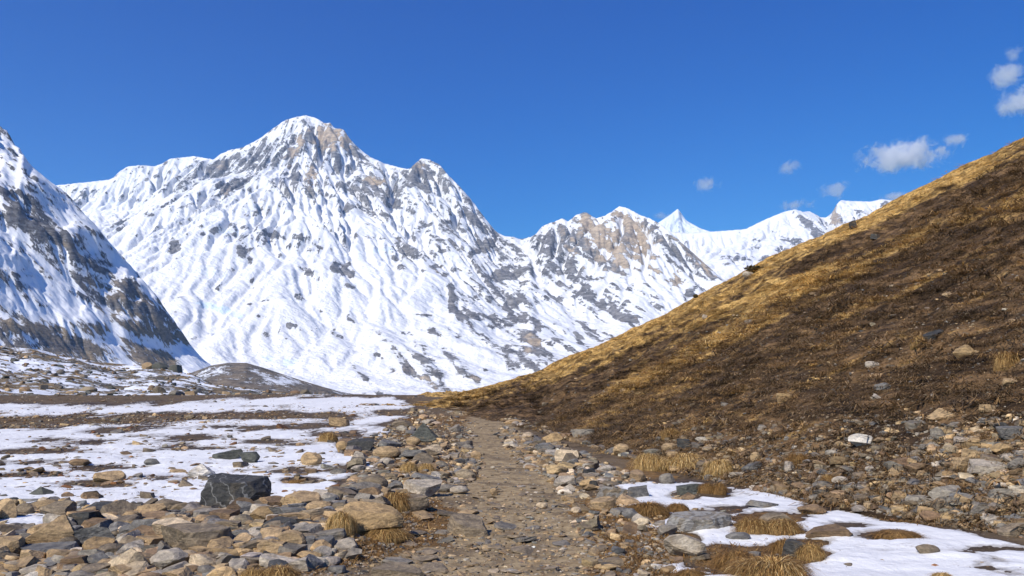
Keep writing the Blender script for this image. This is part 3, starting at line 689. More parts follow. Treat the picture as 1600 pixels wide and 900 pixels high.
# ------------------------------------------------------------------ valley floor
def path_mask(x, y):
    c = np.interp(y, [0, 12, 17, 26, 36, 60, 100], [-0.12, -0.12, -0.14, -0.55, -1.15, -3.6, -7.5])
    w = np.interp(y, [0, 8, 12, 18, 40, 100], [1.35, 1.2, 1.0, 0.9, 1.0, 1.6])
    d = np.abs(x - c + 0.20 * fbm2(x * 0.3 + 5, y * 0.25, 2, 200) + 0.34 * fbm2(x * 1.5, y * 1.1, 3, 203))
    return 1 - sstep(w * 0.75, w * 1.55, d)
def ground_z(x, y):
    x = np.asarray(x, np.float32); y = np.asarray(y, np.float32)
    r = np.hypot(x, y)
    z = 0.055 * fbm2(x / 2.2, y / 2.2, 3, 201) + 0.20 * sstep(20, 70, r) * fbm2(x / 9, y / 14, 3, 205)
    pm = path_mask(x, y)
    z = z - 0.06 * pm
    belt = np.exp(-((x + 2.2 + 0.02 * y) / 0.9) ** 2) * sstep(5, 9, y) * (1 - sstep(40, 90, y))
    z = z + 0.10 * belt + 0.006 * np.clip(-x - 2, 0, 30) * sstep(30, 60, y)
    z = z - 45 * sstep(135, 520, r) ** 1.5
    return z
def ground_z_fine(x, y):
    r = np.hypot(x, y)
    k = np.clip(1.4 - r / 45, 0.0, 1)
    return ground_z(x, y) + k * (0.020 * fbm2(x * 1.9, y * 1.9, 4, 207) + 0.012 * (0.5 - np.abs(perlin2(x * 4.5, y * 4.5, 209))) )

# ------------------------------------------------------------------ brown hillside on the right
HILL_SKY = [(560, 640), (640, 630), (690, 622), (715, 616), (740, 609), (770, 602), (800, 594), (830, 584), (850, 576), (900, 553), (950, 533), (1000, 510), (1040, 490), (1080, 469), (1120, 447), (1160, 428), (1200, 404),
            (1250, 384), (1300, 362), (1340, 344), (1380, 325), (1410, 310), (1440, 294), (1470, 280), (1530, 250), (1600, 216), (1700, 172), (1900, 95), (2400, -60)]
HILL_FOOT = [(560, 634), (660, 636), (700, 645), (760, 655), (830, 670), (900, 690), (960, 712), (1050, 735), (1130, 755), (1240, 782), (1350, 802), (1470, 822), (1600, 842), (1800, 872), (2400, 950)]
def hill_tables():
    te = np.array([[float(v) for v in ray(*p)] for p in HILL_SKY])
    tf = np.array([[float(v) for v in ray(*p)] for p in HILL_FOOT])
    return te, tf
_te, _tf = hill_tables()
HNX, HNY = 900, 420
HT = np.linspace(_te[0, 0], 1.25, HNX).astype(np.float32)
HE = smooth1(np.interp(HT, _te[:, 0], _te[:, 1]), 4)
HE = HE + (0.0022 * fbm2(HT * 26, HT * 0, 4, 331) + 0.0010 * fbm2(HT * 120, HT * 0, 3, 333)) * np.clip((HT - HT[0]) * 8, 0, 1)
HRF = np.interp(HT, _tf[:, 0], (0.0 - EYE) / _tf[:, 1])
_tc = [float(ray(p, 400)[0]) for p in (560, 690, 850, 1000, 1200, 1400, 1600, 1900, 2400)]
HRC = np.interp(HT, _tc, [118, 128, 140, 128, 104, 82, 64, 46, 36])
HRHO = (np.linspace(-0.02, 1.0, HNY - 50) ** 1)
HRHO = np.concatenate([np.sign(HRHO) * np.abs(HRHO) ** 1.5, 1.0 + np.linspace(0.02, 1.2, 50)]).astype(np.float32)
HY = (HRF[None, :] + HRHO[:, None] * (HRC - HRF)[None, :]).astype(np.float32)
HTT = np.broadcast_to(HT[None, :], HY.shape).astype(np.float32)
HX = HTT * HY
def build_hill_z():
    zc = (EYE + HE * HRC)[None, :]
    rho = HRHO[:, None]
    H = zc * np.where(rho <= 1, 1 - (1 - np.clip(rho, -0.05, 1)) ** 1.22, 1 - 0.55 * (rho - 1) ** 1.3)
    w = np.clip(rho * 6, 0.05, 1)
    # long ribs running up the slope and small soil steps
    q = HTT * 60 + rho * 2.0
    H = H + w * ((0.50 * fbm2(HX / 6 + HY / 40, HY / 18 - HX / 30, 4, 301) + 0.75 * (ridged2((HY - 0.2 * HX) / 17, (HX + HY * 0.3) / 60, 3, 302) - 0.4)) * np.clip(HY / 30, 0.2, 1.5) + 0.17 * fbm2(HX / 1.1, HY / 1.5, 4, 303)
                 + 0.16 * (ridged2(HX / 2.6 + H / 6, HY / 3.2, 3, 305) - 0.4))
    H = np.where(rho < 0, H - 0.25, H)
    e = ((H - EYE) / HY)[HRHO <= 1.0].max(0)
    H = H + ((HE - e) * HRC)[None, :] * np.clip(rho, 0, 1) * 0.85
    return H.astype(np.float32)
HZ = build_hill_z()
HEE = (HZ - EYE) / HY
HPX, HPY = project(HX, HY, HZ)
def hill_lookup(x, y):
    """height of the hillside above a ground point (-9 where there is none)"""
    x = np.asarray(x, float); y = np.asarray(y, float)
    t = x / np.maximum(y, 0.5)
    c = np.clip((t - HT[0]) / (HT[1] - HT[0]), 0, HNX - 1.001)
    ci = c.astype(int)
    rf = HRF[ci]; rc = HRC[ci]
    rho = (y - rf) / (rc - rf)
    r = np.clip(np.interp(rho, HRHO, np.arange(HNY)), 0, HNY - 1.001); ri = r.astype(int)
    fc, fr = c - ci, r - ri
    z = (HZ[ri, ci] * (1 - fc) + HZ[ri, ci + 1] * fc) * (1 - fr) + (HZ[ri + 1, ci] * (1 - fc) + HZ[ri + 1, ci + 1] * fc) * fr
    return np.where((t < HT[0]) | (rho < -0.02) | (rho > 2.1), -9.0, z)
def surf(x, y):
    return np.maximum(ground_z_fine(np.asarray(x, float), np.asarray(y, float)), hill_lookup(x, y))
def ground_hit(px, py):
    """where the line of sight through a photo pixel meets the valley floor or the hillside"""
    t, e = ray(px, py)
    t = np.atleast_1d(t).astype(float); e = np.atleast_1d(e).astype(float)
    Ys = np.concatenate([np.geomspace(4.0, 170, 900)])
    z = surf(t[:, None] * Ys[None, :], np.broadcast_to(Ys[None, :], (len(t), len(Ys))))
    below = (EYE + e[:, None] * Ys[None, :]) <= z
    i = np.where(below.any(1), below.argmax(1), len(Ys) - 1)
    y = Ys[i]
    y = np.where(i > 0, (y + Ys[np.maximum(i - 1, 0)]) / 2, y)
    x = t * y
    return x, y, surf(x, y)

# golden or dark cover of the hillside, and where the stony soil shows
def hill_cover(px, py, X, Y):
    esky = np.interp(px, [p[0] for p in HILL_SKY], [p[1] for p in HILL_SKY])
    efoot = np.interp(px, [p[0] for p in HILL_FOOT], [p[1] for p in HILL_FOOT])
    below = py - esky
    dgn = (px * 0.46 + py * 0.89); alg = (px * 0.89 - py * 0.46)
    n = fbm2(alg / 330, dgn / 20, 4, 311); n1 = fbm2(alg / 80, dgn / 9, 3, 313)
    g = 0.92 - below / np.interp(px, [700, 900, 1200, 1600], [50, 75, 98, 150])
    g = np.maximum(g, 0.33 - below / 900.0)
    g = g + 0.55 * np.exp(-((py - np.interp(px, [830, 900, 1000, 1100, 1200, 1300, 1400], [680, 645, 590, 535, 470, 425, 400])) / 22.0) ** 2) * sstep(820, 900, px) * (1 - sstep(1240, 1420, px))
    g = g - 0.75 * np.exp(-((py - np.interp(px, [1150, 1300, 1400, 1600], [440, 398, 350, 262])) / np.interp(px, [1150, 1600], [9, 17])) ** 2) * sstep(1180, 1300, px)
    g = g - 0.6 * np.exp(-((py - np.interp(px, [780, 900, 1000], [650, 640, 585])) / 26.0) ** 2) * sstep(740, 800, px) * (1 - sstep(900, 1010, px))
    g = g + 0.50 * n + 0.34 * n1 - 0.02
    return np.clip(g, 0, 1)
HGOLD = hill_cover(HPX, HPY, HX, HY)

def hill_material():
    n = NT("hillside_dry_grass_and_soil"); p = n.pos()
    g = n.attr('gold')
    a = n.noise(n.map(p, (1, 0.55, 1.6), (0.2, 0.3, 0.5)), 0.9, 6, 0.68)
    b = n.noise(p, 5.5, 5, 0.7)
    c = n.voro(p, 3.2)
    gold = n.mix(n.rng(b, 0.3, 0.7), (0.29, 0.175, 0.055), (0.62, 0.41, 0.155))
    soil = n.mix(n.rng(a, 0.36, 0.64), (0.062, 0.041, 0.026), (0.180, 0.112, 0.058))
    soil = n.mix(n.rng(b, 0.60, 0.72), soil, (0.16, 0.12, 0.075))
    m = n.rng(n.math('ADD', n.math('MULTIPLY', g, 0.75), n.math('MULTIPLY', n.math('SUBTRACT', a, 0.5), 1.6)), 0.18, 0.62)
    col = n.mix(m, soil, gold)
    wp = n.n('ShaderNodeVectorMath', {0: p, 1: n.n('ShaderNodeVectorMath', {0: n.n('ShaderNodeTexNoise', {'Vector': p, 'Scale': 1.2, 'Detail': 3.0}).outputs['Color'], 1: (0.9, 0.9, 0.9)}, operation='MULTIPLY').outputs[0]}, operation='ADD').outputs[0]
    cl = n.voro(n.map(wp, (1, 0.6, 1.3)), 1.5); clc = n.n('ShaderNodeSeparateColor', {'Color': n.voro(n.map(wp, (1, 0.6, 1.3)), 1.5, out='Color')}).outputs[0]
    col = n.mix(n.rng(clc, 0.15, 0.85), n.mix(1.0, col, (0.62, 0.60, 0.58), 'MULTIPLY'), n.mix(1.0, col, (1.38, 1.34, 1.26), 'MULTIPLY'))
    h = n.math('ADD', n.math('MULTIPLY', a, 1.0), n.math('ADD', n.math('MULTIPLY', b, 0.35), n.math('MULTIPLY', c, 0.3)))
    h = n.math('SUBTRACT', h, n.math('MULTIPLY', cl, 1.3))
    return n.done(col, 0.95, n.bump(h, 0.34, 1.0), 0.1)
M_HILL = hill_material()
hill = grid_obj("hillside", HX, HY, HZ, M_HILL, {'gold': HGOLD})
tag(hill, kind='structure')

# ------------------------------------------------------------------ ground sheet: fine near the camera, coarse to the horizon
def ground_material():
    n = NT("valley_floor_earth"); p = n.pos()
    pm = n.attr('path'); gm = n.attr('mat')
    a = n.noise(p, 1.1, 6, 0.65); b = n.noise(p, 7.0, 5, 0.7); c = n.noise(p, 45.0, 3, 0.7)
    vd = n.voro(p, 16.0); vcol = n.voro(p, 16.0, out='Color')
    vd2 = n.voro(p, 42.0); vcol2 = n.voro(p, 42.0, out='Color')
    earth = n.mix(n.rng(a, 0.35, 0.65), (0.075, 0.050, 0.028), (0.165, 0.115, 0.066))
    path = n.mix(n.rng(b, 0.32, 0.68), (0.215, 0.152, 0.082), (0.40, 0.300, 0.172))
    path = n.mix(n.rng(a, 0.50, 0.64), path, (0.165, 0.118, 0.070))
    path = n.mix(n.math('MULTIPLY', n.rng(n.noise(p, 2.6, 4, 0.6), 0.54, 0.66), 0.7), path, (0.135, 0.096, 0.058))
    moss = n.mix(n.rng(b, 0.35, 0.65), (0.085, 0.048, 0.018), (0.24, 0.135, 0.048))
    col = n.mix(n.rng(n.math('ADD', pm, n.math('MULTIPLY', n.math('SUBTRACT', a, 0.5), 0.9)), 0.30, 0.65), earth, path)
    col = n.mix(n.rng(n.math('ADD', gm, n.math('MULTIPLY', n.math('SUBTRACT', b, 0.5), 0.8)), 0.40, 0.66), col, moss)
    sep = n.n('ShaderNodeSeparateColor', {'Color': vcol}).outputs[0]
    sep2 = n.n('ShaderNodeSeparateColor', {'Color': vcol2}).outputs[1]
    ston = n.mix(sep, (0.17, 0.15, 0.125), (0.36, 0.29, 0.20))
    ston2 = n.mix(sep2, (0.12, 0.11, 0.10), (0.38, 0.31, 0.22))
    k1 = n.math('MULTIPLY', n.rng(vd, 0.30, 0.22), n.rng(sep2, 0.62, 0.66))
    k2 = n.math('MULTIPLY', n.rng(vd2, 0.34, 0.25), n.rng(sep, 0.62, 0.66))
    col = n.mix(n.math('MULTIPLY', k2, 0.75), col, ston2)
    col = n.mix(n.math('MULTIPLY', k1, 0.8), col, ston)
    wet = n.attr('wet')
    col = n.mix(n.math('MULTIPLY', wet, 0.75), col, n.mix(1.0, col, (0.50, 0.48, 0.46), 'MULTIPLY'))
    h = n.math('ADD', n.math('ADD', n.math('MULTIPLY', b, 0.6), n.math('MULTIPLY', c, 0.25)), n.math('ADD', n.math('MULTIPLY', k1, 0.35), n.math('MULTIPLY', k2, 0.18)))
    return n.done(col, n.math('SUBTRACT', 0.93, n.math('MULTIPLY', wet, 0.35)), n.bump(h, 0.045, 0.9), 0.2)
M_GROUND = ground_material()
TA, TB = float(ray(-420, 700)[0]), float(ray(2020, 700)[0])
gt = np.linspace(TA, TB, 1300).astype(np.float32)
gy = np.concatenate([np.linspace(2.5, 5.6, 20), np.geomspace(5.65, 160, 560), np.geomspace(163, 2600, 60)]).astype(np.float32)
GT, GY = np.meshgrid(gt, gy); GX = GT * GY
GZ = ground_z_fine(GX, GY)
GPX, GPY = project(GX, GY, GZ)
MAT_POLYS = [[(880, 790), (960, 770), (1040, 790), (1075, 840), (1060, 900), (900, 920), (930, 860)], [(1110, 850), (1200, 842), (1300, 850), (1290, 920), (1060, 920)],
             [(520, 800), (680, 780), (720, 800), (700, 850), (560, 880), (420, 920), (300, 920), (400, 880)], [(1130, 800), (1250, 800), (1270, 840), (1130, 840)], [(980, 700), (1160, 705), (1180, 745), (970, 745)],
             [(640, 650), (740, 648), (720, 665), (600, 668)], [(600, 715), (700, 715), (720, 740), (620, 745)]]
gm = np.full(GX.shape, -40.0)
for pl in MAT_POLYS: gm = np.maximum(gm, poly_sd(GPX, GPY, pl, 1.6))
gm = sstep(-14, 14, gm + 14 * fbm2(GX * 1.6, GY * 1.6, 3, 221))
# the rest of the valley floor, behind and beside the camera and out under the mountains
def ring_ground():
    ang = np.linspace(0, 2 * math.pi, 181); rr = np.concatenate([[0.0], np.geomspace(3, 16500, 70)])
    R, A = np.meshgrid(rr, ang, indexing='ij'); X = R * np.cos(A); Y = R * np.sin(A)
    Z = ground_z(X, Y) - 0.35 - 0.004 * np.minimum(R, 100)
    me = raw_mesh("terrain", np.stack([X, Y, Z], -1).reshape(-1, 3), grid_faces(len(rr), len(ang)), 4)
    [set_attr(me, k, np.zeros(X.size)) for k in ('path', 'mat', 'wet')]
    return link("terrain", me, M_GROUND)
tag(ring_ground(), kind='structure')

# ------------------------------------------------------------------ snow lying on the valley floor, a sheet with real thickness
SNOW_IN = [
    [(-600, 628), (0, 632), (120, 634), (300, 628), (420, 622), (560, 618), (612, 622), (640, 634), (628, 640), (560, 644), (440, 646), (300, 645), (150, 648), (-600, 655)],
    [(-600, 668), (0, 668), (150, 660), (300, 655), (480, 650), (600, 646), (636, 650), (600, 664), (612, 672), (585, 684), (530, 690), (535, 706), (570, 716), (585, 730), (560, 742), (530, 752), (525, 775), (470, 786),
     (412, 800), (330, 792), (250, 790), (170, 800), (120, 795), (60, 792), (0, 790), (-600, 800)],
    [(-600, 800), (0, 806), (40, 806), (105, 803), (150, 800), (60, 826), (30, 850), (0, 868), (-600, 900)],
    [(955, 757), (1010, 753), (1075, 752), (1130, 760), (1195, 764), (1215, 770), (1245, 782), (1290, 790), (1340, 802), (1400, 816), (1470, 826), (1540, 838), (1620, 852), (1900, 890), (1900, 1000), (1050, 1000), (1060, 905), (1150, 895), (1170, 860),
     (1120, 850), (1060, 866), (1100, 846), (1090, 832), (1035, 829), (1000, 826), (985, 818), (1040, 812), (1050, 800), (1000, 795), (965, 784), (1000, 776), (985, 770)],
    [(1020, 890), (1040, 880), (1110, 872), (1170, 880), (1160, 895), (1060, 900)],
    [(1290, 855), (1400, 850), (1700, 880), (1900, 1000), (1240, 1000)],
]
SNOW_OUT = [[(0, 656), (150, 650), (260, 647), (420, 648), (560, 646), (560, 651), (420, 655), (300, 657), (200, 662), (60, 668), (0, 668)]]
SNOW_HOLES = [(1130, 795, 24, 3), (1230, 830, 26, 4), (285, 683, 52, 4), (190, 671, 60, 3), (430, 668, 60, 4), (545, 680, 50, 5), (120, 690, 50, 3), (330, 700, 40, 3), (60, 705, 60, 3), (430, 690, 36, 3), (160, 730, 36, 3), (60, 742, 40, 3), (255, 748, 30, 3), (440, 735, 26, 3), (130, 756, 40, 3),
              (40, 722, 40, 3), (380, 668, 40, 3), (500, 664, 60, 4), (540, 732, 36, 5), (470, 752, 22, 4), (1195, 818, 55, 17), (1250, 860, 42, 17), (1165, 880, 78, 22), (1402, 835, 40, 6), (1325, 820, 22, 3), (1112, 767, 30, 9), (1540, 858, 26, 2), (1095, 800, 60, 5), (1270, 796, 26, 5), (1070, 775, 18, 5)]
sd = np.full(GX.shape, -60.0)
for pl in SNOW_IN: sd = np.maximum(sd, poly_sd(GPX, GPY, pl, 2.2))
for pl in SNOW_OUT: sd = np.minimum(sd, -poly_sd(GPX, GPY, pl, 2.2))
hw = 1.0 + 0.55 * fbm2(GX * 1.3, GY * 1.3, 4, 239)
for hx_, hy_, ha, hb in SNOW_HOLES:
    sd = np.minimum(sd, (np.hypot((GPX - hx_) / ha, (GPY - hy_) / hb) - hw) * min(ha, hb * 2.2))
S = np.clip(sd / 24.0, -1.4, 0.54) + (0.47 + 0.25 * sstep(14, 45, GY)) * fbm2(GX / (0.9 + 0.03 * GY), GY / (0.7 + 0.05 * GY), 5, 231) + 0.22 * fbm2(GX * 3.2, GY * 3.2, 4, 235) - 0.05
S = S + 0.16 * np.minimum(fbm2(GX * 7, GY * 4.5, 3, 241), 0.2) + 0.10 * fbm2(GX * 1.6, GY * 5.0 / (1 + GY * 0.06), 3, 243)
thick = np.clip(S, -1.0, 1.0) * 0.034
thick = np.where(thick > 0, (np.clip(thick / 0.034, 0, 1) ** 0.75) * 0.034, thick) * (1 + np.clip(GY / 60, 0, 2.0))
SZ = GZ + thick + np.where(thick > 0, 0.010 * fbm2(GX * 2.2, GY * 3.4, 4, 237) + 0.004 * fbm2(GX * 9, GY * 14, 3, 238), 0)
low = ground_z(GX, GY)
SZ = np.where(thick > 0, SZ * 0.65 + (low + thick) * 0.35, SZ)
kf = (S[:-1, :-1] > -0.35) | (S[1:, 1:] > -0.35)
kf &= (GY[:-1, :-1] < 158)
ground = grid_obj("ground", GX, GY, GZ, M_GROUND, {'path': path_mask(GX, GY), 'mat': gm, 'wet': np.clip(1.2 + S * 2.2, 0, 1)})
tag(ground, kind='structure')
def snow_material():
    n = NT("old_snow"); p = n.pos()
    a = n.noise(n.map(p, (1.0, 1.6, 1)), 1.4, 5, 0.6); b = n.noise(p, 13.0, 4, 0.7); c = n.noise(p, 60.0, 2, 0.6)
    dirt = n.math('ADD', n.math('MULTIPLY', a, 0.55), n.math('MULTIPLY', b, 0.45))
    col = n.mix(n.rng(dirt, 0.56, 0.70), (0.76, 0.755, 0.75), (0.52, 0.50, 0.475))
    spk = n.math('MULTIPLY', n.rng(n.voro(p, 9.0), 0.10, 0.05), n.rng(a, 0.52, 0.58))
    col = n.mix(n.math('MULTIPLY', spk, 0.85), col, (0.13, 0.085, 0.045))
    rim = n.rng(n.math('ADD', n.attr('depth'), n.math('MULTIPLY', n.math('SUBTRACT', b, 0.5), 0.5)), 0.02, 0.30)
    col = n.mix(rim, (0.40, 0.375, 0.345), col)
    cup = n.voro(n.map(p, (1, 1.5, 1)), 3.4, feature='SMOOTH_F1')
    h = n.math('ADD', n.math('MULTIPLY', b, 0.7), n.math('ADD', n.math('MULTIPLY', c, 0.12), n.math('ADD', a, n.math('MULTIPLY', cup, 0.8))))
    return n.done(col, 0.62, n.bump(h, 0.05, 0.55), 0.25)
M_SNOW = snow_material()
snow = grid_obj("snow", GX, GY, SZ, M_SNOW, {'depth': S}, keep=kf)
tag(snow, kind='stuff')

# ------------------------------------------------------------------ stones
def ico(level):
    t = (1 + 5 ** 0.5) / 2
    v = [(-1, t, 0), (1, t, 0), (-1, -t, 0), (1, -t, 0), (0, -1, t), (0, 1, t), (0, -1, -t), (0, 1, -t), (t, 0, -1), (t, 0, 1), (-t, 0, -1), (-t, 0, 1)]
    f = [(0, 11, 5), (0, 5, 1), (0, 1, 7), (0, 7, 10), (0, 10, 11), (1, 5, 9), (5, 11, 4), (11, 10, 2), (10, 7, 6), (7, 1, 8), (3, 9, 4), (3, 4, 2), (3, 2, 6), (3, 6, 8), (3, 8, 9), (4, 9, 5), (2, 4, 11), (6, 2, 10), (8, 6, 7), (9, 8, 1)]
    v = [np.array(a, float) / np.linalg.norm(a) for a in v]
    for _ in range(level):
        mid = {}; nf = []
        def m(a, b):
            k = (min(a, b), max(a, b))
            if k not in mid:
                q = v[a] + v[b]; v.append(q / np.linalg.norm(q)); mid[k] = len(v) - 1
            return mid[k]
        for a, b, c in f:
            ab, bc, ca = m(a, b), m(b, c), m(c, a)
            nf += [(a, ab, ca), (b, bc, ab), (c, ca, bc), (ab, bc, ca)]
        f = nf
    return np.array(v), np.array(f, np.int32)
ICO = {k: ico(k) for k in (1, 2, 3, 4, 5)}
def stone_verts(seed, level, kind='angular'):
    """a broken stone: a ball cut by planes, roughened and, for schist, stepped along its layers; fits the box [-.5,.5]^3"""
    rs = np.random.RandomState(seed)
    v = ICO[level][0].copy()
    if kind == 'block':
        base = [(1, 0, 0), (-1, 0, 0), (0, 1, 0), (0, -1, 0), (0, 0, 1), (0, 0, -1)]
        for b in base:
            n = np.array(b) + rs.normal(size=3) * 0.17; n /= np.linalg.norm(n)
            v -= n * np.maximum(v @ n - rs.uniform(0.48, 0.62), 0)[:, None]
        cuts, lo, hi = (5 if seed != 5 else 1), 0.62, 0.85
    elif kind == 'hero':
        for n, d in (((0, -1, 0.12), 0.55), ((-1, -0.1, 0.08), 0.72), ((0.06, -0.10, 1), 0.50), ((0.72, -0.25, 0.62), 0.72), ((0.80, -0.45, -0.55), 0.60), ((0.1, 1, 0.1), 0.55), ((-0.1, -0.85, -0.6), 0.62), ((-0.55, -0.5, 0.65), 0.78), ((0, 0, -1), 0.5), ((1, 0, 0), 0.84), ((0.35, -0.9, 0.2), 0.60)):
            n = np.array(n, float); n /= np.linalg.norm(n)
            v -= n * np.maximum(v @ n - d, 0)[:, None]
        cuts, lo, hi = 0, 0.6, 0.8
    elif kind == 'slab':
        ax = np.array([rs.normal() * 0.16, rs.normal() * 0.16, 1.0]); ax /= np.linalg.norm(ax)
        for s in (1, -1): v -= s * ax * np.maximum(v @ (s * ax) - rs.uniform(0.24, 0.36), 0)[:, None]
        cuts, lo, hi = 8, 0.5, 0.88
    elif kind == 'pyramid':
        for k in range(4):
            a = k * math.pi / 2 + rs.uniform(-.5, .5); n = np.array([math.cos(a), math.sin(a), rs.uniform(0.35, 0.7)]); n /= np.linalg.norm(n)
            v -= n * np.maximum(v @ n - rs.uniform(0.30, 0.45), 0)[:, None]
        cuts, lo, hi = 3, 0.6, 0.85
    elif kind == 'round': cuts, lo, hi = 9, 0.68, 0.92
    else: cuts, lo, hi = 11, 0.45, 0.8
    for _ in range(cuts):
        n = rs.normal(size=3); n /= np.linalg.norm(n)
        v -= n * np.maximum(v @ n - rs.uniform(lo, hi), 0)[:, None]
    r = np.linalg.norm(v, axis=1, keepdims=True) + 1e-6
    amp = {'round': 0.035}.get(kind, 0.055)
    v = v + v / r * (amp * fbm3(v * 1.9 + seed % 97, 4, seed % 31))[:, None]
    if level >= 3:
        ax = np.array([rs.normal() * 0.3, rs.normal() * 0.3, 1.0]); ax /= np.linalg.norm(ax)
        q = v @ ax + 0.10 * fbm3(v * 1.3 + 7, 2, seed % 17)
        lay = (0.5 - np.abs(perlin2(q * 9.0, q * 0 + seed * 0.37, 3))) * (0.05 if kind in ('slab', 'block') else 0.03)
        side = v - (v @ ax)[:, None] * ax
        v = v + side * lay[:, None]
        v = v + v / r * (0.012 * fbm3(v * 7.0, 3, seed % 13))[:, None]
    lo_, hi_ = v.min(0), v.max(0)
    return (v - (lo_ + hi_) / 2) / (hi_ - lo_)
COL = {'tan': (0.40, 0.285, 0.160), 'cream': (0.55, 0.44, 0.30), 'pale': (0.42, 0.37, 0.30), 'grey': (0.225, 0.203, 0.170), 'bluegrey': (0.172, 0.167, 0.158), 'dark': (0.062, 0.062, 0.060),
       'brown': (0.225, 0.152, 0.088), 'ochre': (0.41, 0.285, 0.145), 'greybrown': (0.225, 0.180, 0.125), 'greengrey': (0.10, 0.105, 0.09), 'white': (0.60, 0.57, 0.52), 'rust': (0.22, 0.105, 0.045)}

def stone_material(name, src, veins=0.0, bands=0.0, lich=0.35):
    n = NT(name)
    c = n.n('ShaderNodeObjectInfo').outputs['Color'] if src == 'object' else n.attr('tone', 'Color')
    rnd = n.n('ShaderNodeObjectInfo').outputs['Random']
    p = n.pos()
    off = n.n('ShaderNodeVectorMath', {0: p, 1: (0.0, 0.0, 0.0)}, operation='ADD').outputs[0]
    a = n.noise(n.map(off, (1, 1, 2.6), (0.35, 0.25, 0.1)), 7.0, 6, 0.68, 0.4)
    b = n.noise(off, 30.0, 4, 0.72)
    col = n.mix(n.rng(a, 0.32, 0.68), n.mix(1.0, c, (0.56, 0.56, 0.58), 'MULTIPLY'), n.mix(1.0, c, (1.30, 1.26, 1.20), 'MULTIPLY'))
    col = n.mix(n.rng(b, 0.35, 0.70), n.mix(1.0, col, (0.78, 0.77, 0.76), 'MULTIPLY'), n.mix(1.0, col, (1.16, 1.15, 1.13), 'MULTIPLY'))
    sp = n.rng(n.noise(off, 4.0, 5, 0.6), 0.56, 0.68)
    col = n.mix(n.math('MULTIPLY', sp, lich), col, (0.27, 0.19, 0.10))
    if veins:
        w = n.n('ShaderNodeTexWave', {'Vector': n.map(off, (1, 1, 1), (0.7, 0.5, 0.3)), 'Scale': 1.6, 'Distortion': 13.0, 'Detail': 3.0, 'Detail Scale': 1.3}).outputs['Fac']
        col = n.mix(n.math('MULTIPLY', n.rng(w, 0.975, 0.998), veins), col, (0.32, 0.31, 0.29))
    if bands:
        w = n.n('ShaderNodeTexWave', {'Vector': n.map(off, (1, 1, 1), (0.3, 0.55, 0.2)), 'Scale': 2.6, 'Distortion': 11.0, 'Detail': 4.0, 'Detail Scale': 1.8}, bands_direction='Z').outputs['Fac']
        col = n.mix(n.math('MULTIPLY', n.rng(w, 0.45, 0.75), bands), col, (0.34, 0.33, 0.31))
    h = n.math('ADD', n.math('MULTIPLY', a, 1.0), n.math('MULTIPLY', b, 0.35))
    return n.done(col, n.math('ADD', 0.70, n.math('MULTIPLY', b, 0.25)), n.bump(h, 0.035, 0.85), 0.3)
M_STONE = stone_material("stone", 'object')
M_VEIN = stone_material("veined_dark_stone", 'object', veins=0.5, lich=0.12)
M_BAND = stone_material("banded_gneiss", 'object', bands=0.55, lich=0.25)
M_PEBBLE = stone_material("loose_stone", 'tone')

_seed = [100]
def rotz(v, a):
    c, s = math.cos(a), math.sin(a)
    return np.stack([v[:, 0] * c - v[:, 1] * s, v[:, 0] * s + v[:, 1] * c, v[:, 2]], 1)
def roty(v, a):
    c, s = math.cos(a), math.sin(a)
    return np.stack([v[:, 0] * c + v[:, 2] * s, v[:, 1], -v[:, 0] * s + v[:, 2] * c], 1)
def fitbox(v):
    lo_, hi_ = v.min(0), v.max(0)
    return (v - (lo_ + hi_) / 2) / (hi_ - lo_)
def own_stone(x0, x1, yt, yb, colour, kind, label, cat='stone', name='stone', tilt=0.0, mat=None, seed=None, group=None, deep=0.85, level=4, sink=0.16):
    """a stone that fills the given box of the photo, standing where the line of sight to its foot meets the ground"""
    _seed[0] += 1
    sd_ = seed or _seed[0]
    px = (x0 + x1) / 2
    x, y, z = [float(v[0]) for v in ground_hit([px], [yb])]
    W = (x1 - x0) / F * y
    v = stone_verts(sd_, level, kind)
    if tilt: v = fitbox(roty(v, math.radians(tilt)))
    Dp = W * deep * 0.8
    # visible height minus what the line of sight gains over the depth of the stone's top
    _, e1 = ray(px, yt)
    Hh = max(0.10 * W, EYE + float(e1) * (y + Dp * 0.35) - z)
    x *= (y + Dp * 0.45) / y; yc = y + Dp * 0.45
    full = Hh * (1 + sink)
    v = v * np.array([W, Dp, full])
    v[:, 2] += full / 2 - Hh * sink
    if x > 1.5 and z > 0.6: v[:, 2] += (float(surf(x, yc)) - z) * 0.5
    me = raw_mesh(name, v, ICO[level][1], 3, False)
    o = link(name, me, mat or M_STONE)
    o.location = (x, yc, z)
    cr = np.random.RandomState(sd_); j = 1 + cr.normal() * 0.06
    o.color = (*[c * j for c in COL[colour]], 1)
    return tag(o, label, cat, group)

own_stone(317, 417, 743, 801, 'dark', 'hero', "large dark block with pale veins standing alone at the lower edge of the left snow", 'boulder', 'boulder', mat=M_VEIN, seed=5, level=5, deep=1.0)
own_stone(295, 336, 725, 746, 'white', 'pyramid', "cream pointed stone on the snow just behind the large veined block", 'stone')
own_stone(333, 378, 702, 719, 'greengrey', 'slab', "dark flat-topped boulder on the snow beyond the cream pointed stone", 'boulder', 'boulder')
own_stone(371, 405, 706, 725, 'greengrey', 'angular', "dark broken boulder leaning against the right of the flat-topped boulder on the snow", 'boulder', 'boulder')
own_stone(225, 249, 716, 728, 'bluegrey', 'round', "smooth blue grey stone alone on the snow left of the cream pointed stone")
own_stone(470, 503, 706, 728, 'tan', 'round', "rounded tan boulder on the snow with open snow all round it", 'boulder', 'boulder')
own_stone(476, 496, 732, 740, 'brown', 'slab', "flat brown stone on the snow right below the rounded tan boulder")
own_stone(516, 541, 732, 742, 'grey', 'round', "small grey stone on the snow right of the flat brown stone")
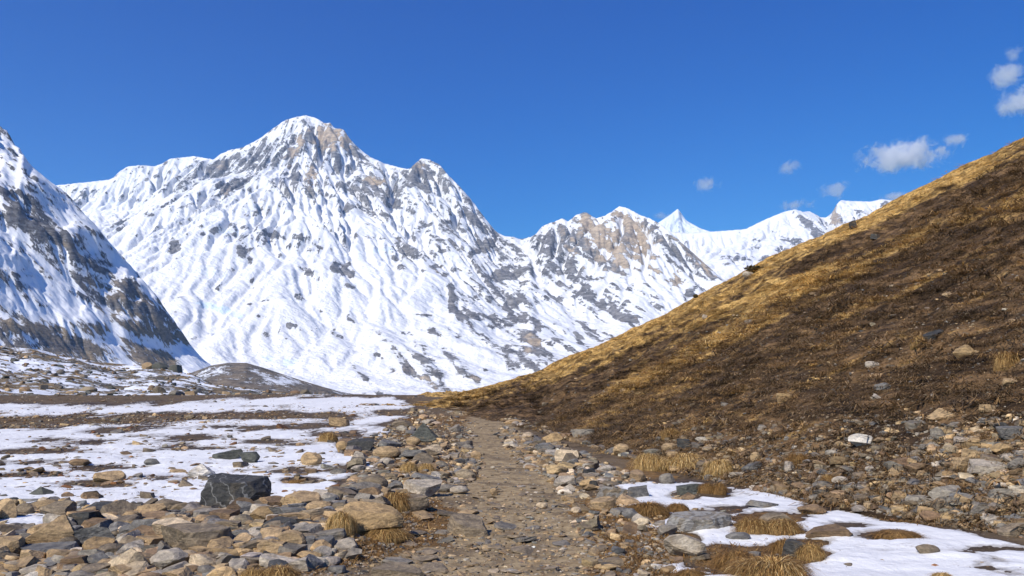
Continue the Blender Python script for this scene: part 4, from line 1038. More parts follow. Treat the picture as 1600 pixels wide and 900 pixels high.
own_stone(108, 140, 716, 728, 'brown', 'round', "low brown stone at the left of the snow field")
own_stone(142, 160, 769, 781, 'greybrown', 'pyramid', "small pointed grey brown stone upright on the snow near the belt of stones")
own_stone(217, 243, 768, 780, 'greybrown', 'block', "grey brown block on the snow near the belt, halfway to the large veined block")
own_stone(-12, 26, 779, 815, 'tan', 'round', "big round tan boulder cut by the left edge of the photo", 'boulder', 'boulder')
own_stone(25, 54, 786, 804, 'greybrown', 'round', "grey brown boulder beside the big round tan one at the edge", 'boulder', 'boulder')
own_stone(47, 80, 760, 776, 'greengrey', 'pyramid', "dark low stone on the snow above the tan boulder at the edge")
own_stone(65, 115, 783, 809, 'greybrown', 'angular', "grooved grey brown boulder half in snow above the dark block", 'boulder', 'boulder', tilt=-12)
own_stone(109, 156, 799, 823, 'dark', 'block', "dark block with flat top wedged above the big tilted tan slab", 'boulder', 'boulder')
own_stone(36, 122, 804, 857, 'tan', 'slab', "big tan slab tilted up to the right among foreground stones", 'boulder', 'rock_slab', tilt=-30, deep=0.6, level=5)
own_stone(118, 188, 821, 856, 'bluegrey', 'slab', "dark grey slab lying right of the big tilted tan slab", 'boulder', 'rock_slab', tilt=-16, level=5)
own_stone(187, 210, 820, 838, 'bluegrey', 'round', "small blue grey stone behind the right end of the dark grey slab")
own_stone(203, 263, 809, 835, 'bluegrey', 'slab', "thin dark slate piece behind the pale cream slab", 'stone', tilt=-14)
own_stone(127, 158, 788, 803, 'ochre', 'round', "yellowish rounded stone at the snow edge above the dark block")
own_stone(238, 308, 812, 846, 'cream', 'slab', "pale cream slab leaning on the large layered boulder", 'boulder', 'rock_slab', tilt=-12)
own_stone(252, 364, 821, 861, 'greybrown', 'slab', "large layered grey brown boulder in front of the pale cream slab", 'boulder', 'boulder', tilt=-5, level=5, seed=212)
own_stone(237, 277, 798, 812, 'brown', 'angular', "brown stone in the belt left of and nearer than the large veined block")
own_stone(188, 216, 798, 813, 'tan', 'round', "tan rounded stone in the belt above the dark grey slab")
own_stone(270, 300, 786, 799, 'tan', 'angular', "tan stone at the snow edge left of the large veined block")
own_stone(303, 325, 788, 801, 'tan', 'round', "rounded tan stone touching the left foot of the large veined block")
own_stone(167, 229, 856, 895, 'cream', 'angular', "blunt cream boulder below the dark grey slab", 'boulder', 'boulder', level=5)
own_stone(229, 293, 861, 893, 'pale', 'angular', "pale brownish boulder right of the blunt cream boulder", 'boulder', 'boulder')
own_stone(137, 169, 865, 890, 'bluegrey', 'angular', "dark blue grey stone left of the blunt cream boulder")
own_stone(99, 141, 869, 893, 'brown', 'block', "brown squarish stone left of the dark blue grey one")
own_stone(70, 102, 872, 884, 'bluegrey', 'slab', "flat blue grey stone left of the brown squarish one")
own_stone(30, 72, 882, 905, 'pale', 'round', "pale rounded stone at the lower left of the foreground")
own_stone(-6, 32, 882, 898, 'ochre', 'round', "yellowish stone in the lower left corner")
own_stone(-8, 35, 839, 868, 'tan', 'angular', "tan boulder at the left edge below the patch of snow", 'boulder', 'boulder', tilt=-20)
own_stone(28, 120, 852, 872, 'bluegrey', 'slab', "long thin slate lying under the big tilted tan slab", 'stone', 'rock_slab', tilt=-8)
own_stone(410, 465, 808, 833, 'dark', 'angular', "dark angular stone below the right foot of the large veined block", 'boulder', 'boulder', tilt=12)
own_stone(414, 481, 791, 808, 'bluegrey', 'slab', "long dark slab bedded between large veined block and big tan boulder", 'boulder', 'rock_slab', tilt=-8)
own_stone(477, 517, 782, 804, 'tan', 'round', "rounded brownish boulder at the right end of the long dark slab", 'boulder', 'boulder')
own_stone(434, 488, 801, 816, 'tan', 'slab', "tan flat stone in front of the long dark slab")
own_stone(360, 395, 828, 845, 'bluegrey', 'round', "rounded dark stone at the right end of the large layered boulder")
own_stone(384, 420, 823, 843, 'pale', 'angular', "pale stone right of the rounded dark one beside the layered boulder")
own_stone(434, 478, 828, 862, 'tan', 'angular', "tall tan stone in the foreground below the big tan grassy boulder", 'boulder', 'boulder')
own_stone(483, 541, 827, 849, 'grey', 'slab', "long grey slab at the lower left of the big tan grassy boulder", 'boulder', 'rock_slab')
own_stone(473, 495, 838, 860, 'bluegrey', 'block', "small blue grey upright stone between tall tan stone and grey slab")
own_stone(405, 466, 868, 893, 'pale', 'slab', "pinkish pale slab near the lower edge left of the path", 'boulder', 'rock_slab', tilt=-14)
own_stone(463, 503, 862, 882, 'ochre', 'angular', "ochre stone right of the pinkish pale slab")
own_stone(396, 420, 842, 853, 'bluegrey', 'round', "small blue grey pebble-like stone left of the tall tan stone")
own_stone(362, 394, 846, 864, 'tan', 'slab', "thin tan stone below the right end of the layered boulder", tilt=-18)
own_stone(512, 540, 884, 896, 'bluegrey', 'slab', "blue grey flat stone in the brown turf at the lower edge")
own_stone(556, 606, 741, 773, 'greybrown', 'round', "round grey brown boulder with broken right face beside the path belt", 'boulder', 'boulder', level=5)
own_stone(604, 631, 751, 768, 'bluegrey', 'angular', "purplish dark stone right of the round boulder with broken face")
own_stone(630, 690, 750, 775, 'pale', 'slab', "pale flat slab in the belt above the grass-capped grey boulder", 'boulder', 'rock_slab', tilt=8)
own_stone(641, 688, 739, 754, 'bluegrey', 'slab', "long dark slab behind the pale flat slab", 'boulder', 'rock_slab', tilt=4)
own_stone(600, 622, 738, 750, 'greybrown', 'slab', "brownish slab resting behind the round boulder with broken face")
own_stone(564, 601, 769, 787, 'pale', 'slab', "whitish grey slab between the round boulder and big tan grassy boulder", tilt=6)
own_stone(522, 568, 759, 776, 'bluegrey', 'slab', "blackish slab at the snow edge left of the round boulder", 'stone', tilt=-12)
own_stone(682, 712, 757, 770, 'grey', 'round', "grey oval stone right of the pale flat slab")
own_stone(703, 732, 759, 772, 'pale', 'round', "pale oval stone at the left edge of the path")
own_stone(538, 586, 685, 706, 'dark', 'block', "dark slab-like boulder at the head of the stone belt", 'boulder', 'boulder')
own_stone(582, 626, 697, 717, 'tan', 'round', "rounded sandy boulder right of the dark slab-like one", 'boulder', 'boulder')
own_stone(590, 627, 687, 702, 'bluegrey', 'slab', "blue grey slab behind the rounded sandy boulder", 'boulder', 'rock_slab', tilt=10)
own_stone(624, 667, 702, 719, 'bluegrey', 'slab', "blue grey flat stone right of the rounded sandy boulder")
own_stone(652, 690, 694, 712, 'cream', 'slab', "cream wedge stone in the belt below the dark pyramid boulder", 'stone', tilt=-14)
own_stone(524, 544, 689, 706, 'ochre', 'round', "ochre stone touching the left of the dark slab-like boulder")
own_stone(639, 686, 660, 691, 'greengrey', 'pyramid', "dark pyramid boulder between snow and path", 'boulder', 'boulder', level=5)
own_stone(634, 658, 682, 698, 'tan', 'round', "tan round stone at the left foot of the dark pyramid boulder")
own_stone(593, 616, 715, 727, 'pale', 'round', "pale oval stone under the rounded sandy boulder")
own_stone(513, 546, 652, 666, 'tan', 'slab', "tan flat boulder on the far snow strip left of the belt", 'boulder', 'boulder', tilt=-8)
own_stone(612, 645, 656, 668, 'greybrown', 'round', "grey brown stone left above the dark pyramid boulder")
own_stone(735, 753, 704, 718, 'tan', 'round', "upright tan stone at the left edge of the path")
own_stone(698, 768, 805, 838, 'greybrown', 'slab', "broad stone bedded in the middle of the dirt path", 'boulder', 'boulder', sink=0.5)
own_stone(582, 668, 884, 906, 'greybrown', 'slab', "flat slab bedded at the lower left edge of the path", 'stone', 'rock_slab', sink=0.6)
own_stone(596, 645, 873, 885, 'grey', 'slab', "narrow slab bedded above the flat one at the path's lower edge", 'stone', 'rock_slab', sink=0.5)
own_stone(765, 778, 762, 774, 'tan', 'round', "single tan stone standing up in the middle of the path")
own_stone(838, 856, 785, 795, 'cream', 'round', "small cream stone on the right half of the path")
own_stone(924, 980, 758, 789, 'greybrown', 'block', "mottled grey boulder at the left tip of the right snow patch", 'boulder', 'boulder', mat=M_BAND, level=5)
own_stone(980, 1015, 757, 779, 'bluegrey', 'block', "short dark block right of the mottled grey boulder", 'boulder', 'boulder')
own_stone(1030, 1054, 739, 757, 'grey', 'round', "round grey stone at the upper edge of the right snow patch")
own_stone(1056, 1093, 756, 774, 'greengrey', 'slab', "dark slab resting on a stone on the right snow patch", 'boulder', 'rock_slab', tilt=3)
own_stone(1064, 1086, 770, 782, 'brown', 'angular', "brown stone under the dark resting slab on the right snow")
own_stone(878, 902, 756, 768, 'pale', 'pyramid', "pale low stone at the right edge of the path above the mottled boulder")
own_stone(905, 932, 749, 763, 'ochre', 'round', "ochre stone touching the back of the mottled grey boulder")
own_stone(1041, 1145, 802, 832, 'grey', 'slab', "long black and white banded slab lying on the right snow", 'boulder', 'rock_slab', mat=M_BAND, level=5, tilt=6)
own_stone(1038, 1101, 834, 872, 'pale', 'angular', "big pale boulder right of the path in the near turf", 'boulder', 'boulder', level=5, seed=331)
own_stone(1166, 1217, 782, 796, 'bluegrey', 'slab', "flat blue grey slab in the middle of the right snow patch", 'stone', 'rock_slab')
own_stone(1247, 1292, 788, 804, 'brown', 'round', "low brown stone poking from the upper part of the right snow", 'stone')
own_stone(1185, 1240, 800, 826, 'greybrown', 'angular', "grey boulder with grass growing round it in the right snow", 'boulder', 'boulder')
own_stone(1257, 1328, 821, 843, 'brown', 'slab', "sharp edged flat brown slab lying on the right snow", 'boulder', 'rock_slab', tilt=5, level=5)
own_stone(1222, 1272, 843, 872, 'dark', 'angular', "dark stone with a grass fringe in the near right snow", 'boulder', 'boulder')
own_stone(1432, 1468, 851, 869, 'greybrown', 'round', "small grey brown stone alone on the open right snow")
own_stone(1134, 1172, 831, 846, 'bluegrey', 'round', "blue grey stone right of the big pale boulder")
own_stone(972, 998, 794, 812, 'bluegrey', 'round', "rounded blue grey stone at the snow edge below the mottled boulder")
own_stone(986, 1012, 802, 817, 'pale', 'pyramid', "pale stone right of the rounded blue grey one at the snow edge")
own_stone(1028, 1058, 820, 838, 'grey', 'angular', "grey stone below the left end of the banded slab")
own_stone(1162, 1192, 862, 884, 'grey', 'angular', "grey stone behind the large near tussock on the right")
own_stone(962, 988, 823, 832, 'grey', 'slab', "small flat grey stone in the brown turf beside the path")
own_stone(1018, 1047, 882, 892, 'white', 'slab', "whitish flat stone at the lower edge right of the path")
own_stone(1058, 1084, 685, 703, 'dark', 'block', "dark cracked block above the golden tussocks at the hill foot", 'boulder', 'boulder')
own_stone(1033, 1062, 692, 706, 'tan', 'round', "tan stone left of the dark cracked block at the hill foot")
own_stone(958, 984, 693, 712, 'tan', 'round', "tan rounded stone with grass below the hill foot, left of the golden tussocks")
own_stone(836, 868, 692, 704, 'bluegrey', 'slab', "blue grey slab right of the path near its bend", 'stone', 'rock_slab')
own_stone(788, 806, 685, 697, 'cream', 'round', "cream stone at the right edge of the path near its bend")
own_stone(848, 880, 675, 692, 'ochre', 'angular', "ochre boulder right of the path at the foot of the slope", 'boulder', 'boulder')
own_stone(892, 930, 670, 684, 'grey', 'slab', "long grey stone at the start of the dark slope")
own_stone(1098, 1122, 695, 706, 'cream', 'slab', "cream flat stone right of the dark cracked block")
own_stone(1158, 1192, 721, 737, 'bluegrey', 'slab', "dark long stone right of the round golden tussock")
own_stone(1172, 1190, 706, 722, 'tan', 'round', "tan upright stone behind the dark long stone at the hill foot")
own_stone(1138, 1164, 737, 747, 'pale', 'slab', "pale flat stone below the round golden tussock")
own_stone(1100, 1118, 741, 750, 'bluegrey', 'round', "blue grey stone at the left foot of the round golden tussock")
own_stone(1490, 1533, 714, 739, 'tan', 'block', "large square tan boulder low on the hill at the right", 'boulder', 'boulder', level=5, seed=341)
own_stone(1503, 1538, 703, 722, 'tan', 'slab', "tan slab resting behind the large square tan boulder", 'boulder', 'rock_slab', tilt=8)
own_stone(1503, 1530, 691, 705, 'ochre', 'block', "ochre block above the tan slab in the stony part of the hill")
own_stone(1513, 1538, 684, 694, 'tan', 'slab', "tan thin slab topmost of the tan stones by the square boulder")
own_stone(1550, 1584, 694, 711, 'ochre', 'round', "rounded ochre boulder near the right edge of the photo", 'boulder', 'boulder')
own_stone(1576, 1606, 714, 737, 'grey', 'round', "round grey boulder cut by the right edge of the photo", 'boulder', 'boulder')
own_stone(1560, 1604, 668, 688, 'bluegrey', 'slab', "dark slab at the right edge above the ochre boulder", 'boulder', 'rock_slab', tilt=-10)
own_stone(1553, 1584, 661, 674, 'dark', 'angular', "blackish broken stone above the dark slab at the right edge")
own_stone(1326, 1363, 679, 701, 'white', 'angular', "white quartz boulder on the lower slope", 'boulder', 'boulder')
own_stone(1489, 1522, 541, 560, 'ochre', 'angular', "light ochre boulder high on the dark slope near the right edge", 'boulder', 'boulder')
own_stone(1213, 1236, 615, 630, 'ochre', 'block', "light tan squared stone alone in the middle of the dark slope")
own_stone(1452, 1494, 640, 659, 'tan', 'pyramid', "tan wedge boulder on the dark slope above the square tan boulder", 'boulder', 'boulder')
own_stone(1531, 1556, 633, 647, 'tan', 'slab', "tan stone on the slope right of the wedge boulder")
own_stone(1442, 1478, 516, 532, 'dark', 'slab', "dark slab high on the slope left of the light ochre boulder", 'boulder', 'rock_slab', tilt=6)
own_stone(1352, 1374, 565, 576, 'pale', 'slab', "bluish pale flat stone in the middle of the slope")
own_stone(1366, 1394, 599, 612, 'bluegrey', 'round', "dark rounded stone below the bluish pale flat one on the slope")
own_stone(1566, 1590, 591, 602, 'tan', 'slab', "tan stone on the slope at the right edge above the dark slab")
own_stone(1300, 1327, 744, 758, 'pale', 'round', "pale stone in the stony foot of the hill above the right snow")
own_stone(1352, 1372, 727, 739, 'pale', 'angular', "pale upright stone right above the pale one at the hill foot")
own_stone(1385, 1412, 730, 747, 'tan', 'pyramid', "tan pointed stone left of the brown flat boulder at the hill foot")
own_stone(1414, 1458, 723, 739, 'brown', 'angular', "brown flat boulder left of the large square tan boulder", 'boulder', 'boulder')
own_stone(1276, 1292, 733, 744, 'bluegrey', 'round', "blue grey stone above the pale one in the stony foot of the hill")
own_stone(1434, 1472, 776, 792, 'grey', 'slab', "grey slab bedded at the foot of the hill above the right snow")
own_stone(1503, 1527, 788, 800, 'tan', 'round', "tan stone at the hill foot below the mound right of the snow")
own_stone(1327, 1338, 345, 358, 'dark', 'block', "dark rock on the skyline of the hill below the distant snow ridge", level=3)
own_stone(1360, 1379, 366, 374, 'dark', 'slab', "dark flat rock just under the hill's skyline", level=3)
own_stone(1160, 1178, 424, 434, 'pale', 'round', "pale rock beside the dark shrub on the hill's skyline", level=3)
own_stone(1097, 1106, 492, 499, 'pale', 'round', "pale stone high on the golden slope below the skyline", level=3)
own_stone(1163, 1175, 500, 507, 'pale', 'slab', "pale slab on the upper golden band of the slope", level=3)
def bank_stone(x0, x1, yt, yb, colour, kind, label, depth):
    _seed[0] += 1
    W = (x1 - x0) / F * depth; Hh = (yb - yt) / F * depth
    v = stone_verts(_seed[0], 3, kind) * np.array([W, W * 0.8, Hh * 1.4])
    o = link("boulder", raw_mesh("boulder", v, ICO[3][1], 3, False), M_STONE)
    o.location = P3((x0 + x1) / 2, (yt + yb) / 2 + (yb - yt) * 0.2, depth); o.color = (*COL[colour], 1)
    tag(o, label, 'boulder')
bank_stone(238, 262, 566, 577, 'greengrey', 'round', "big dark boulder on the crest of the far left bank", 372)
bank_stone(222, 240, 566, 576, 'tan', 'round', "tan boulder left of the big dark one on the far bank's crest", 372)
bank_stone(262, 284, 570, 582, 'greengrey', 'slab', "low dark boulder right of the big one on the far bank's crest", 372)
OWN = [o for o in scene.objects if o.get('category') in ('stone', 'boulder')]

# loose stones scattered over the ground, densest in the belts; the largest become objects of their own
def hit_fast(px, py):
    t, e = ray(px, py)
    y = np.clip(EYE / np.maximum(-e, 0.011), 3, 150)
    for _ in range(3):
        z = ground_z(t * y, y); y = np.clip((EYE - z) / np.maximum(-e, 0.011), 3, 150)
    ci = np.clip(np.rint((t - HT[0]) / (HT[1] - HT[0])), 0, HNX - 1).astype(int)
    on = t > HT[0]
    nrow = int((HRHO <= 1).sum())
    E = np.maximum.accumulate(HEE[:nrow], 0)
    for c in np.unique(ci[on]):
        m = on & (ci == c)
        yy = np.interp(e[m], E[:, c], HY[:nrow, c])
        foot = E[2, c]
        y[m] = np.where(e[m] > foot, yy, y[m])
    x = t * y
    return x, y, surf(x, y)
rng = np.random.RandomState(11)
def sample_poly(poly, n):
    P = np.array(poly, float); out = np.zeros((0, 2))
    while len(out) < n:
        q = rng.uniform(P.min(0), P.max(0), (n * 2, 2))
        q = q[poly_sd(q[:, 0], q[:, 1], poly) > 0]
        out = np.concatenate([out, q])
    return out[:n]
MIX_BELT = ['tan'] * 7 + ['greybrown'] * 6 + ['bluegrey'] * 3 + ['grey'] * 4 + ['pale'] * 3 + ['cream'] * 2 + ['ochre'] * 2 + ['brown'] * 3 + ['dark'] * 1
MIX_HILL = ['greybrown'] * 5 + ['brown'] * 5 + ['grey'] * 3 + ['bluegrey'] * 2 + ['tan'] * 3 + ['pale'] * 1 + ['ochre'] * 1
MIX_SNOW = ['brown'] * 4 + ['greybrown'] * 4 + ['grey'] * 2 + ['tan'] * 2 + ['rust'] * 2
MIX_PATH = ['greybrown'] * 7 + ['tan'] * 4 + ['grey'] * 2 + ['pale'] * 1
REGIONS = [  # polygon, count, median px, spread, colours, flatness, words for the label
    ([(-20, 806), (60, 835), (110, 800), (330, 797), (520, 782), (560, 760), (620, 780), (520, 840), (560, 870), (420, 910), (-20, 912)], 1750, 12.5, 0.72, MIX_BELT, 0.5, "in the stony belt at the lower left"),
    ([(-20, 785), (120, 785), (330, 790), (520, 775), (520, 800), (200, 812), (-20, 812)], 260, 10.0, 0.5, MIX_BELT, 0.5, "along the lower edge of the left snow"),
    ([(520, 778), (560, 735), (545, 700), (600, 668), (650, 640), (700, 640), (745, 655), (735, 700), (745, 740), (720, 770), (640, 770)], 1700, 8.5, 0.5, MIX_BELT, 0.5, "in the belt between left snow and path"),
    ([(790, 648), (840, 662), (910, 690), (990, 720), (1000, 752), (960, 765), (880, 772), (850, 745), (800, 715), (775, 680)], 1100, 9.0, 0.5, MIX_BELT, 0.5, "right of the path at the foot of the hill"),
    ([(960, 715), (1060, 680), (1300, 650), (1620, 640), (1790, 640), (1790, 880), (1620, 845), (1480, 822), (1290, 788), (1130, 756)], 3300, 9.0, 0.5, MIX_HILL, 0.5, "in the stony foot of the hillside"),
    ([(1440, 700), (1480, 665), (1620, 640), (1620, 760), (1520, 760)], 420, 14.0, 0.45, MIX_BELT, 0.5, "in the pile of stones by the right edge"),
    ([(820, 640), (900, 590), (1200, 470), (1620, 380), (1790, 330), (1790, 660), (1620, 660), (1200, 680), (950, 700)], 3100, 5.5, 0.6, MIX_HILL, 0.5, "on the dark hillside"),
    ([(900, 552), (1200, 406), (1600, 218), (1620, 390), (1200, 480), (900, 600)], 260, 4.5, 0.4, MIX_HILL, 0.5, "on the golden upper hillside"),
    ([(-20, 668), (560, 655), (590, 690), (520, 775), (330, 788), (-20, 792)], 2400, 4.6, 0.68, MIX_SNOW, 0.38, "scattered over the left snow"),
    ([(-20, 640), (640, 632), (640, 648), (560, 655), (-20, 672)], 1300, 6.0, 0.5, MIX_SNOW + MIX_BELT, 0.5, "in the dark band across the far snow"),
    ([(-20, 614), (640, 616), (700, 630), (640, 640), (-20, 640)], 900, 4.5, 0.45, MIX_SNOW + MIX_BELT, 0.5, "at the far rim of the valley floor"),
    ([(700, 640), (790, 650), (860, 740), (960, 910), (580, 910), (680, 790), (740, 720)], 420, 6.0, 0.75, MIX_PATH, 0.16, "bedded in the dirt path"),
    ([(880, 780), (960, 775), (1060, 835), (1060, 905), (930, 905)], 260, 8.5, 0.5, MIX_BELT, 0.45, "in the brown turf right of the path"),
    ([(960, 755), (1200, 765), (1340, 802), (1600, 850), (1600, 900), (1100, 900), (1050, 800)], 200, 4.5, 0.6, MIX_SNOW, 0.36, "scattered over the right snow patch"),
]
PX, PY, PS, PC, PF, PR = [], [], [], [], [], []
for ri, (poly, n, med, spr, mixc, flat, words) in enumerate(REGIONS):
    q = sample_poly(poly, n)
    persp = np.clip((q[:, 1] - 560) / 180.0, 0.45, 1.45)
    s = np.clip(med * np.exp(rng.normal(size=n) * spr) * persp, 2.0, 46)
    PX.append(q[:, 0]); PY.append(q[:, 1]); PS.append(s); PC.append(rng.choice(len(mixc), n)); PF.append(np.full(n, flat)); PR.append(np.full(n, ri))
PC = np.concatenate([[mixc[i] for i in c] for c, (_, _, _, _, mixc, _, _) in zip(PC, REGIONS)])
PX, PY, PS, PF, PR = map(np.concatenate, (PX, PY, PS, PF, PR))
WX, WY, WZ = hit_fast(PX, PY)
# keep them clear of the named stones
keep = np.ones(len(WX), bool)
for o in OWN:
    lx, ly, _ = o.location; w = max(abs(v.co.x) for v in o.data.vertices) if False else o.dimensions[0] / 2
    keep &= ((WX - lx) ** 2 + ((WY - ly) * 1.0) ** 2) > (w * 0.95) ** 2
PX, PY, PS, PC, PF, PR, WX, WY, WZ = [a[keep] for a in (PX, PY, PS, PC, PF, PR, WX, WY, WZ)]
WS = PS / F * WY                      # real width of each stone
order = np.argsort(-PS)
N_OWN = max(0, 292 - len(OWN))
big, rest = order[:N_OWN], order[N_OWN:]
KINDS = ['angular', 'slab', 'round', 'angular', 'slab', 'block']
protos = [raw_mesh("stone", stone_verts(500 + k, 4, KINDS[k % 6]), ICO[4][1], 3, False) for k in range(18)]
for m in protos: m.materials.append(M_STONE)
CW = {'tan': 'tan', 'cream': 'cream', 'pale': 'pale', 'grey': 'grey', 'bluegrey': 'blue grey', 'dark': 'blackish', 'brown': 'brown', 'ochre': 'ochre', 'greybrown': 'grey brown', 'greengrey': 'dark grey', 'white': 'white', 'rust': 'rusty'}
for i in big:
    o = bpy.data.objects.new("stone", protos[rng.randint(18)]); scene.collection.objects.link(o)
    w = WS[i]; hgt = w * PF[i] * rng.uniform(0.8, 1.3)
    o.location = (WX[i], WY[i], WZ[i] + hgt * 0.20)
    o.rotation_euler = (rng.normal() * 0.15, rng.normal() * 0.15, rng.uniform(0, 6.28))
    o.scale = (w, w * rng.uniform(0.65, 1.0), hgt)
    j = np.exp(rng.normal() * 0.16)
    o.color = (*[c * j for c in COL[PC[i]]], 1)
    words = REGIONS[PR[i]][6]
    tag(o, f"loose {CW[PC[i]]} stone {words}", 'stone', f"small {CW[PC[i]]} stones {words}")
def merged_stones(name, idx, level, wx, wy, wz, ws, flat, cols, sink=0.13, mat=None):
    nP = 14
    P = np.stack([stone_verts(700 + k, level, KINDS[k % 6]) for k in range(nP)]).astype(np.float32)
    n = len(idx); k = rng.randint(nP, size=n)
    V = P[k]                                                   # n, nv, 3
    hgt = ws * flat * rng.uniform(0.7, 1.3, n); dep_ = ws * rng.uniform(0.65, 1.0, n)
    V = V * np.stack([ws, dep_, hgt], 1)[:, None, :]
    a = rng.uniform(0, 6.28, n); b = rng.normal(size=n) * 0.22
    ca, sa, cb, sb = np.cos(a)[:, None], np.sin(a)[:, None], np.cos(b)[:, None], np.sin(b)[:, None]
    x = V[..., 0] * cb + V[..., 2] * sb; z = -V[..., 0] * sb + V[..., 2] * cb; y = V[..., 1]
    x, y = x * ca - y * sa, x * sa + y * ca
    V = np.stack([x + wx[:, None], y + wy[:, None], z + (wz + hgt * sink)[:, None]], -1).reshape(-1, 3)
    nv = P.shape[1]; f = ICO[level][1]
    Fc = (f[None] + (np.arange(n) * nv)[:, None, None]).reshape(-1, 3)
    me = raw_mesh(name, V, Fc, 3, False)
    c = np.array([COL[q] for q in cols], np.float32) * np.exp(rng.normal(size=n) * 0.25)[:, None].astype(np.float32)
    c = np.clip(c * (1 + 0.015 * rng.normal(size=(n, 3))), 0.02, 0.8)
    set_col(me, 'tone', np.repeat(c, nv, axis=0))
    return tag(link(name, me, mat or M_PEBBLE), kind='stuff')
mid = rest[PS[rest] > 6.5]; tiny = rest[PS[rest] <= 6.5]
merged_stones("rubble", mid, 2, WX[mid], WY[mid], WZ[mid], WS[mid], PF[mid], PC[mid])
merged_stones("pebbles", tiny, 1, WX[tiny], WY[tiny], WZ[tiny], WS[tiny], PF[tiny], PC[tiny])
# fine gravel on the path and in the belts
gpolys = [([(-20, 800), (520, 785), (560, 740), (600, 668), (700, 640), (740, 660), (730, 740), (640, 840), (560, 905), (-20, 910)], 7000), ([(800, 650), (980, 720), (1130, 756), (1050, 800), (1060, 905), (960, 905), (860, 750)], 1800), ([(700, 640), (790, 650), (860, 740), (960, 910), (580, 910), (680, 790), (740, 720)], 1500), ([(960, 740), (1130, 690), (1620, 690), (1620, 845), (1290, 788)], 4000),
          ([(1000, 640), (1620, 420), (1620, 700), (960, 710)], 2200)]
gq = np.concatenate([sample_poly(p, n) for p, n in gpolys])
gx, gyy, gz = hit_fast(gq[:, 0], gq[:, 1])
gs = np.clip(3.2 * np.exp(rng.normal(size=len(gx)) * 0.4) * np.clip((gq[:, 1] - 540) / 200, 0.5, 1.6), 1.5, 9) / F * gyy
merged_stones("gravel", np.arange(len(gx)), 1, gx, gyy, gz, gs, np.full(len(gx), 0.5), rng.choice(MIX_PATH + MIX_BELT, len(gx)))

# boulders strewn over the far left bank
bT, bY, bH, brow = BANK
n = 2600
ri = np.clip((rng.uniform(0, 1, n) ** 0.8 * 0.80 * bT.shape[0]).astype(int), 4, bT.shape[0] - 2); cj = rng.randint(bT.shape[1] * 0.30, bT.shape[1], n)
bx = (bT * bY)[ri, cj] + rng.uniform(-.4, .4, n); by = bY[ri, cj]; bz = bH[ri, cj]
bs = np.clip(np.exp(rng.normal(size=n) * 0.55) * 0.85, 0.25, 3.6)
merged_stones("moraine_rubble", np.arange(n), 2, bx, by, bz, bs, np.full(n, 0.6), rng.choice(['greybrown'] * 4 + ['brown'] * 3 + ['grey'] * 2 + ['tan'] * 2 + ['greengrey'] * 3, n))

# ------------------------------------------------------------------ dry grass
def grass_material():
    n = NT("dry_straw_grass")
    c = n.attr('tone', 'Color')
    v = n.noise(n.pos(), 22.0, 3, 0.6)
    col = n.mix(n.rng(v, 0.3, 0.7), n.mix(1.0, c, (0.72, 0.70, 0.66), 'MULTIPLY'), n.mix(1.0, c, (1.22, 1.20, 1.15), 'MULTIPLY'))
    n.put(n.b.inputs['Base Color'], col); n.put(n.b.inputs['Roughness'], 0.7); n.put(n.b.inputs['Specular IOR Level'], 0.2)
    tr = n.n('ShaderNodeBsdfTranslucent', {'Color': col}).outputs[0]
    mx = n.n('ShaderNodeMixShader', {0: 0.18, 1: n.b.outputs[0], 2: tr}).outputs[0]
    n.t.links.new(mx, n.out.inputs['Surface'])
    return n.m
M_GRASS = grass_material()
def blades(roots, out, R, Hh, droop, width, seg, tones, lean=(0, 0)):
    """curved tapering strips: roots (n,3), out (n) heading, R reach, Hh rise, droop 0..1"""
    n = len(roots)
    s = np.linspace(0, 1, seg + 1)
    ox, oy = np.cos(out), np.sin(out)
    reach = R[:, None] * (s ** 0.9)
    z = Hh[:, None] * (2.1 * s - (1.1 + droop[:, None]) * s ** 2)
    cx = roots[:, 0:1] + ox[:, None] * reach + lean[0] * s ** 1.5
    cy_ = roots[:, 1:2] + oy[:, None] * reach + lean[1] * s ** 1.5
    cz = roots[:, 2:3] + z
    w = width[:, None] * (1 - 0.85 * s ** 1.5) * 0.5
    px_, py_ = -oy[:, None] * w, ox[:, None] * w
    V = np.empty((n, seg + 1, 2, 3), np.float32)
    V[..., 0, 0] = cx + px_; V[..., 0, 1] = cy_ + py_; V[..., 0, 2] = cz
    V[..., 1, 0] = cx - px_; V[..., 1, 1] = cy_ - py_; V[..., 1, 2] = cz
    nv = (seg + 1) * 2
    base = np.array([[2 * k, 2 * k + 1, 2 * k + 3, 2 * k + 2] for k in range(seg)])
    Fc = (base[None] + (np.arange(n) * nv)[:, None, None]).reshape(-1, 4)
    return V.reshape(-1, 3), Fc, np.repeat(tones, nv, axis=0)
STRAW = [(0.62, 0.43, 0.18), (0.52, 0.34, 0.125), (0.70, 0.52, 0.26), (0.38, 0.225, 0.078), (0.20, 0.125, 0.055)]
RUSTY = [(0.23, 0.125, 0.042), (0.30, 0.17, 0.06), (0.16, 0.085, 0.03), (0.35, 0.22, 0.085)]
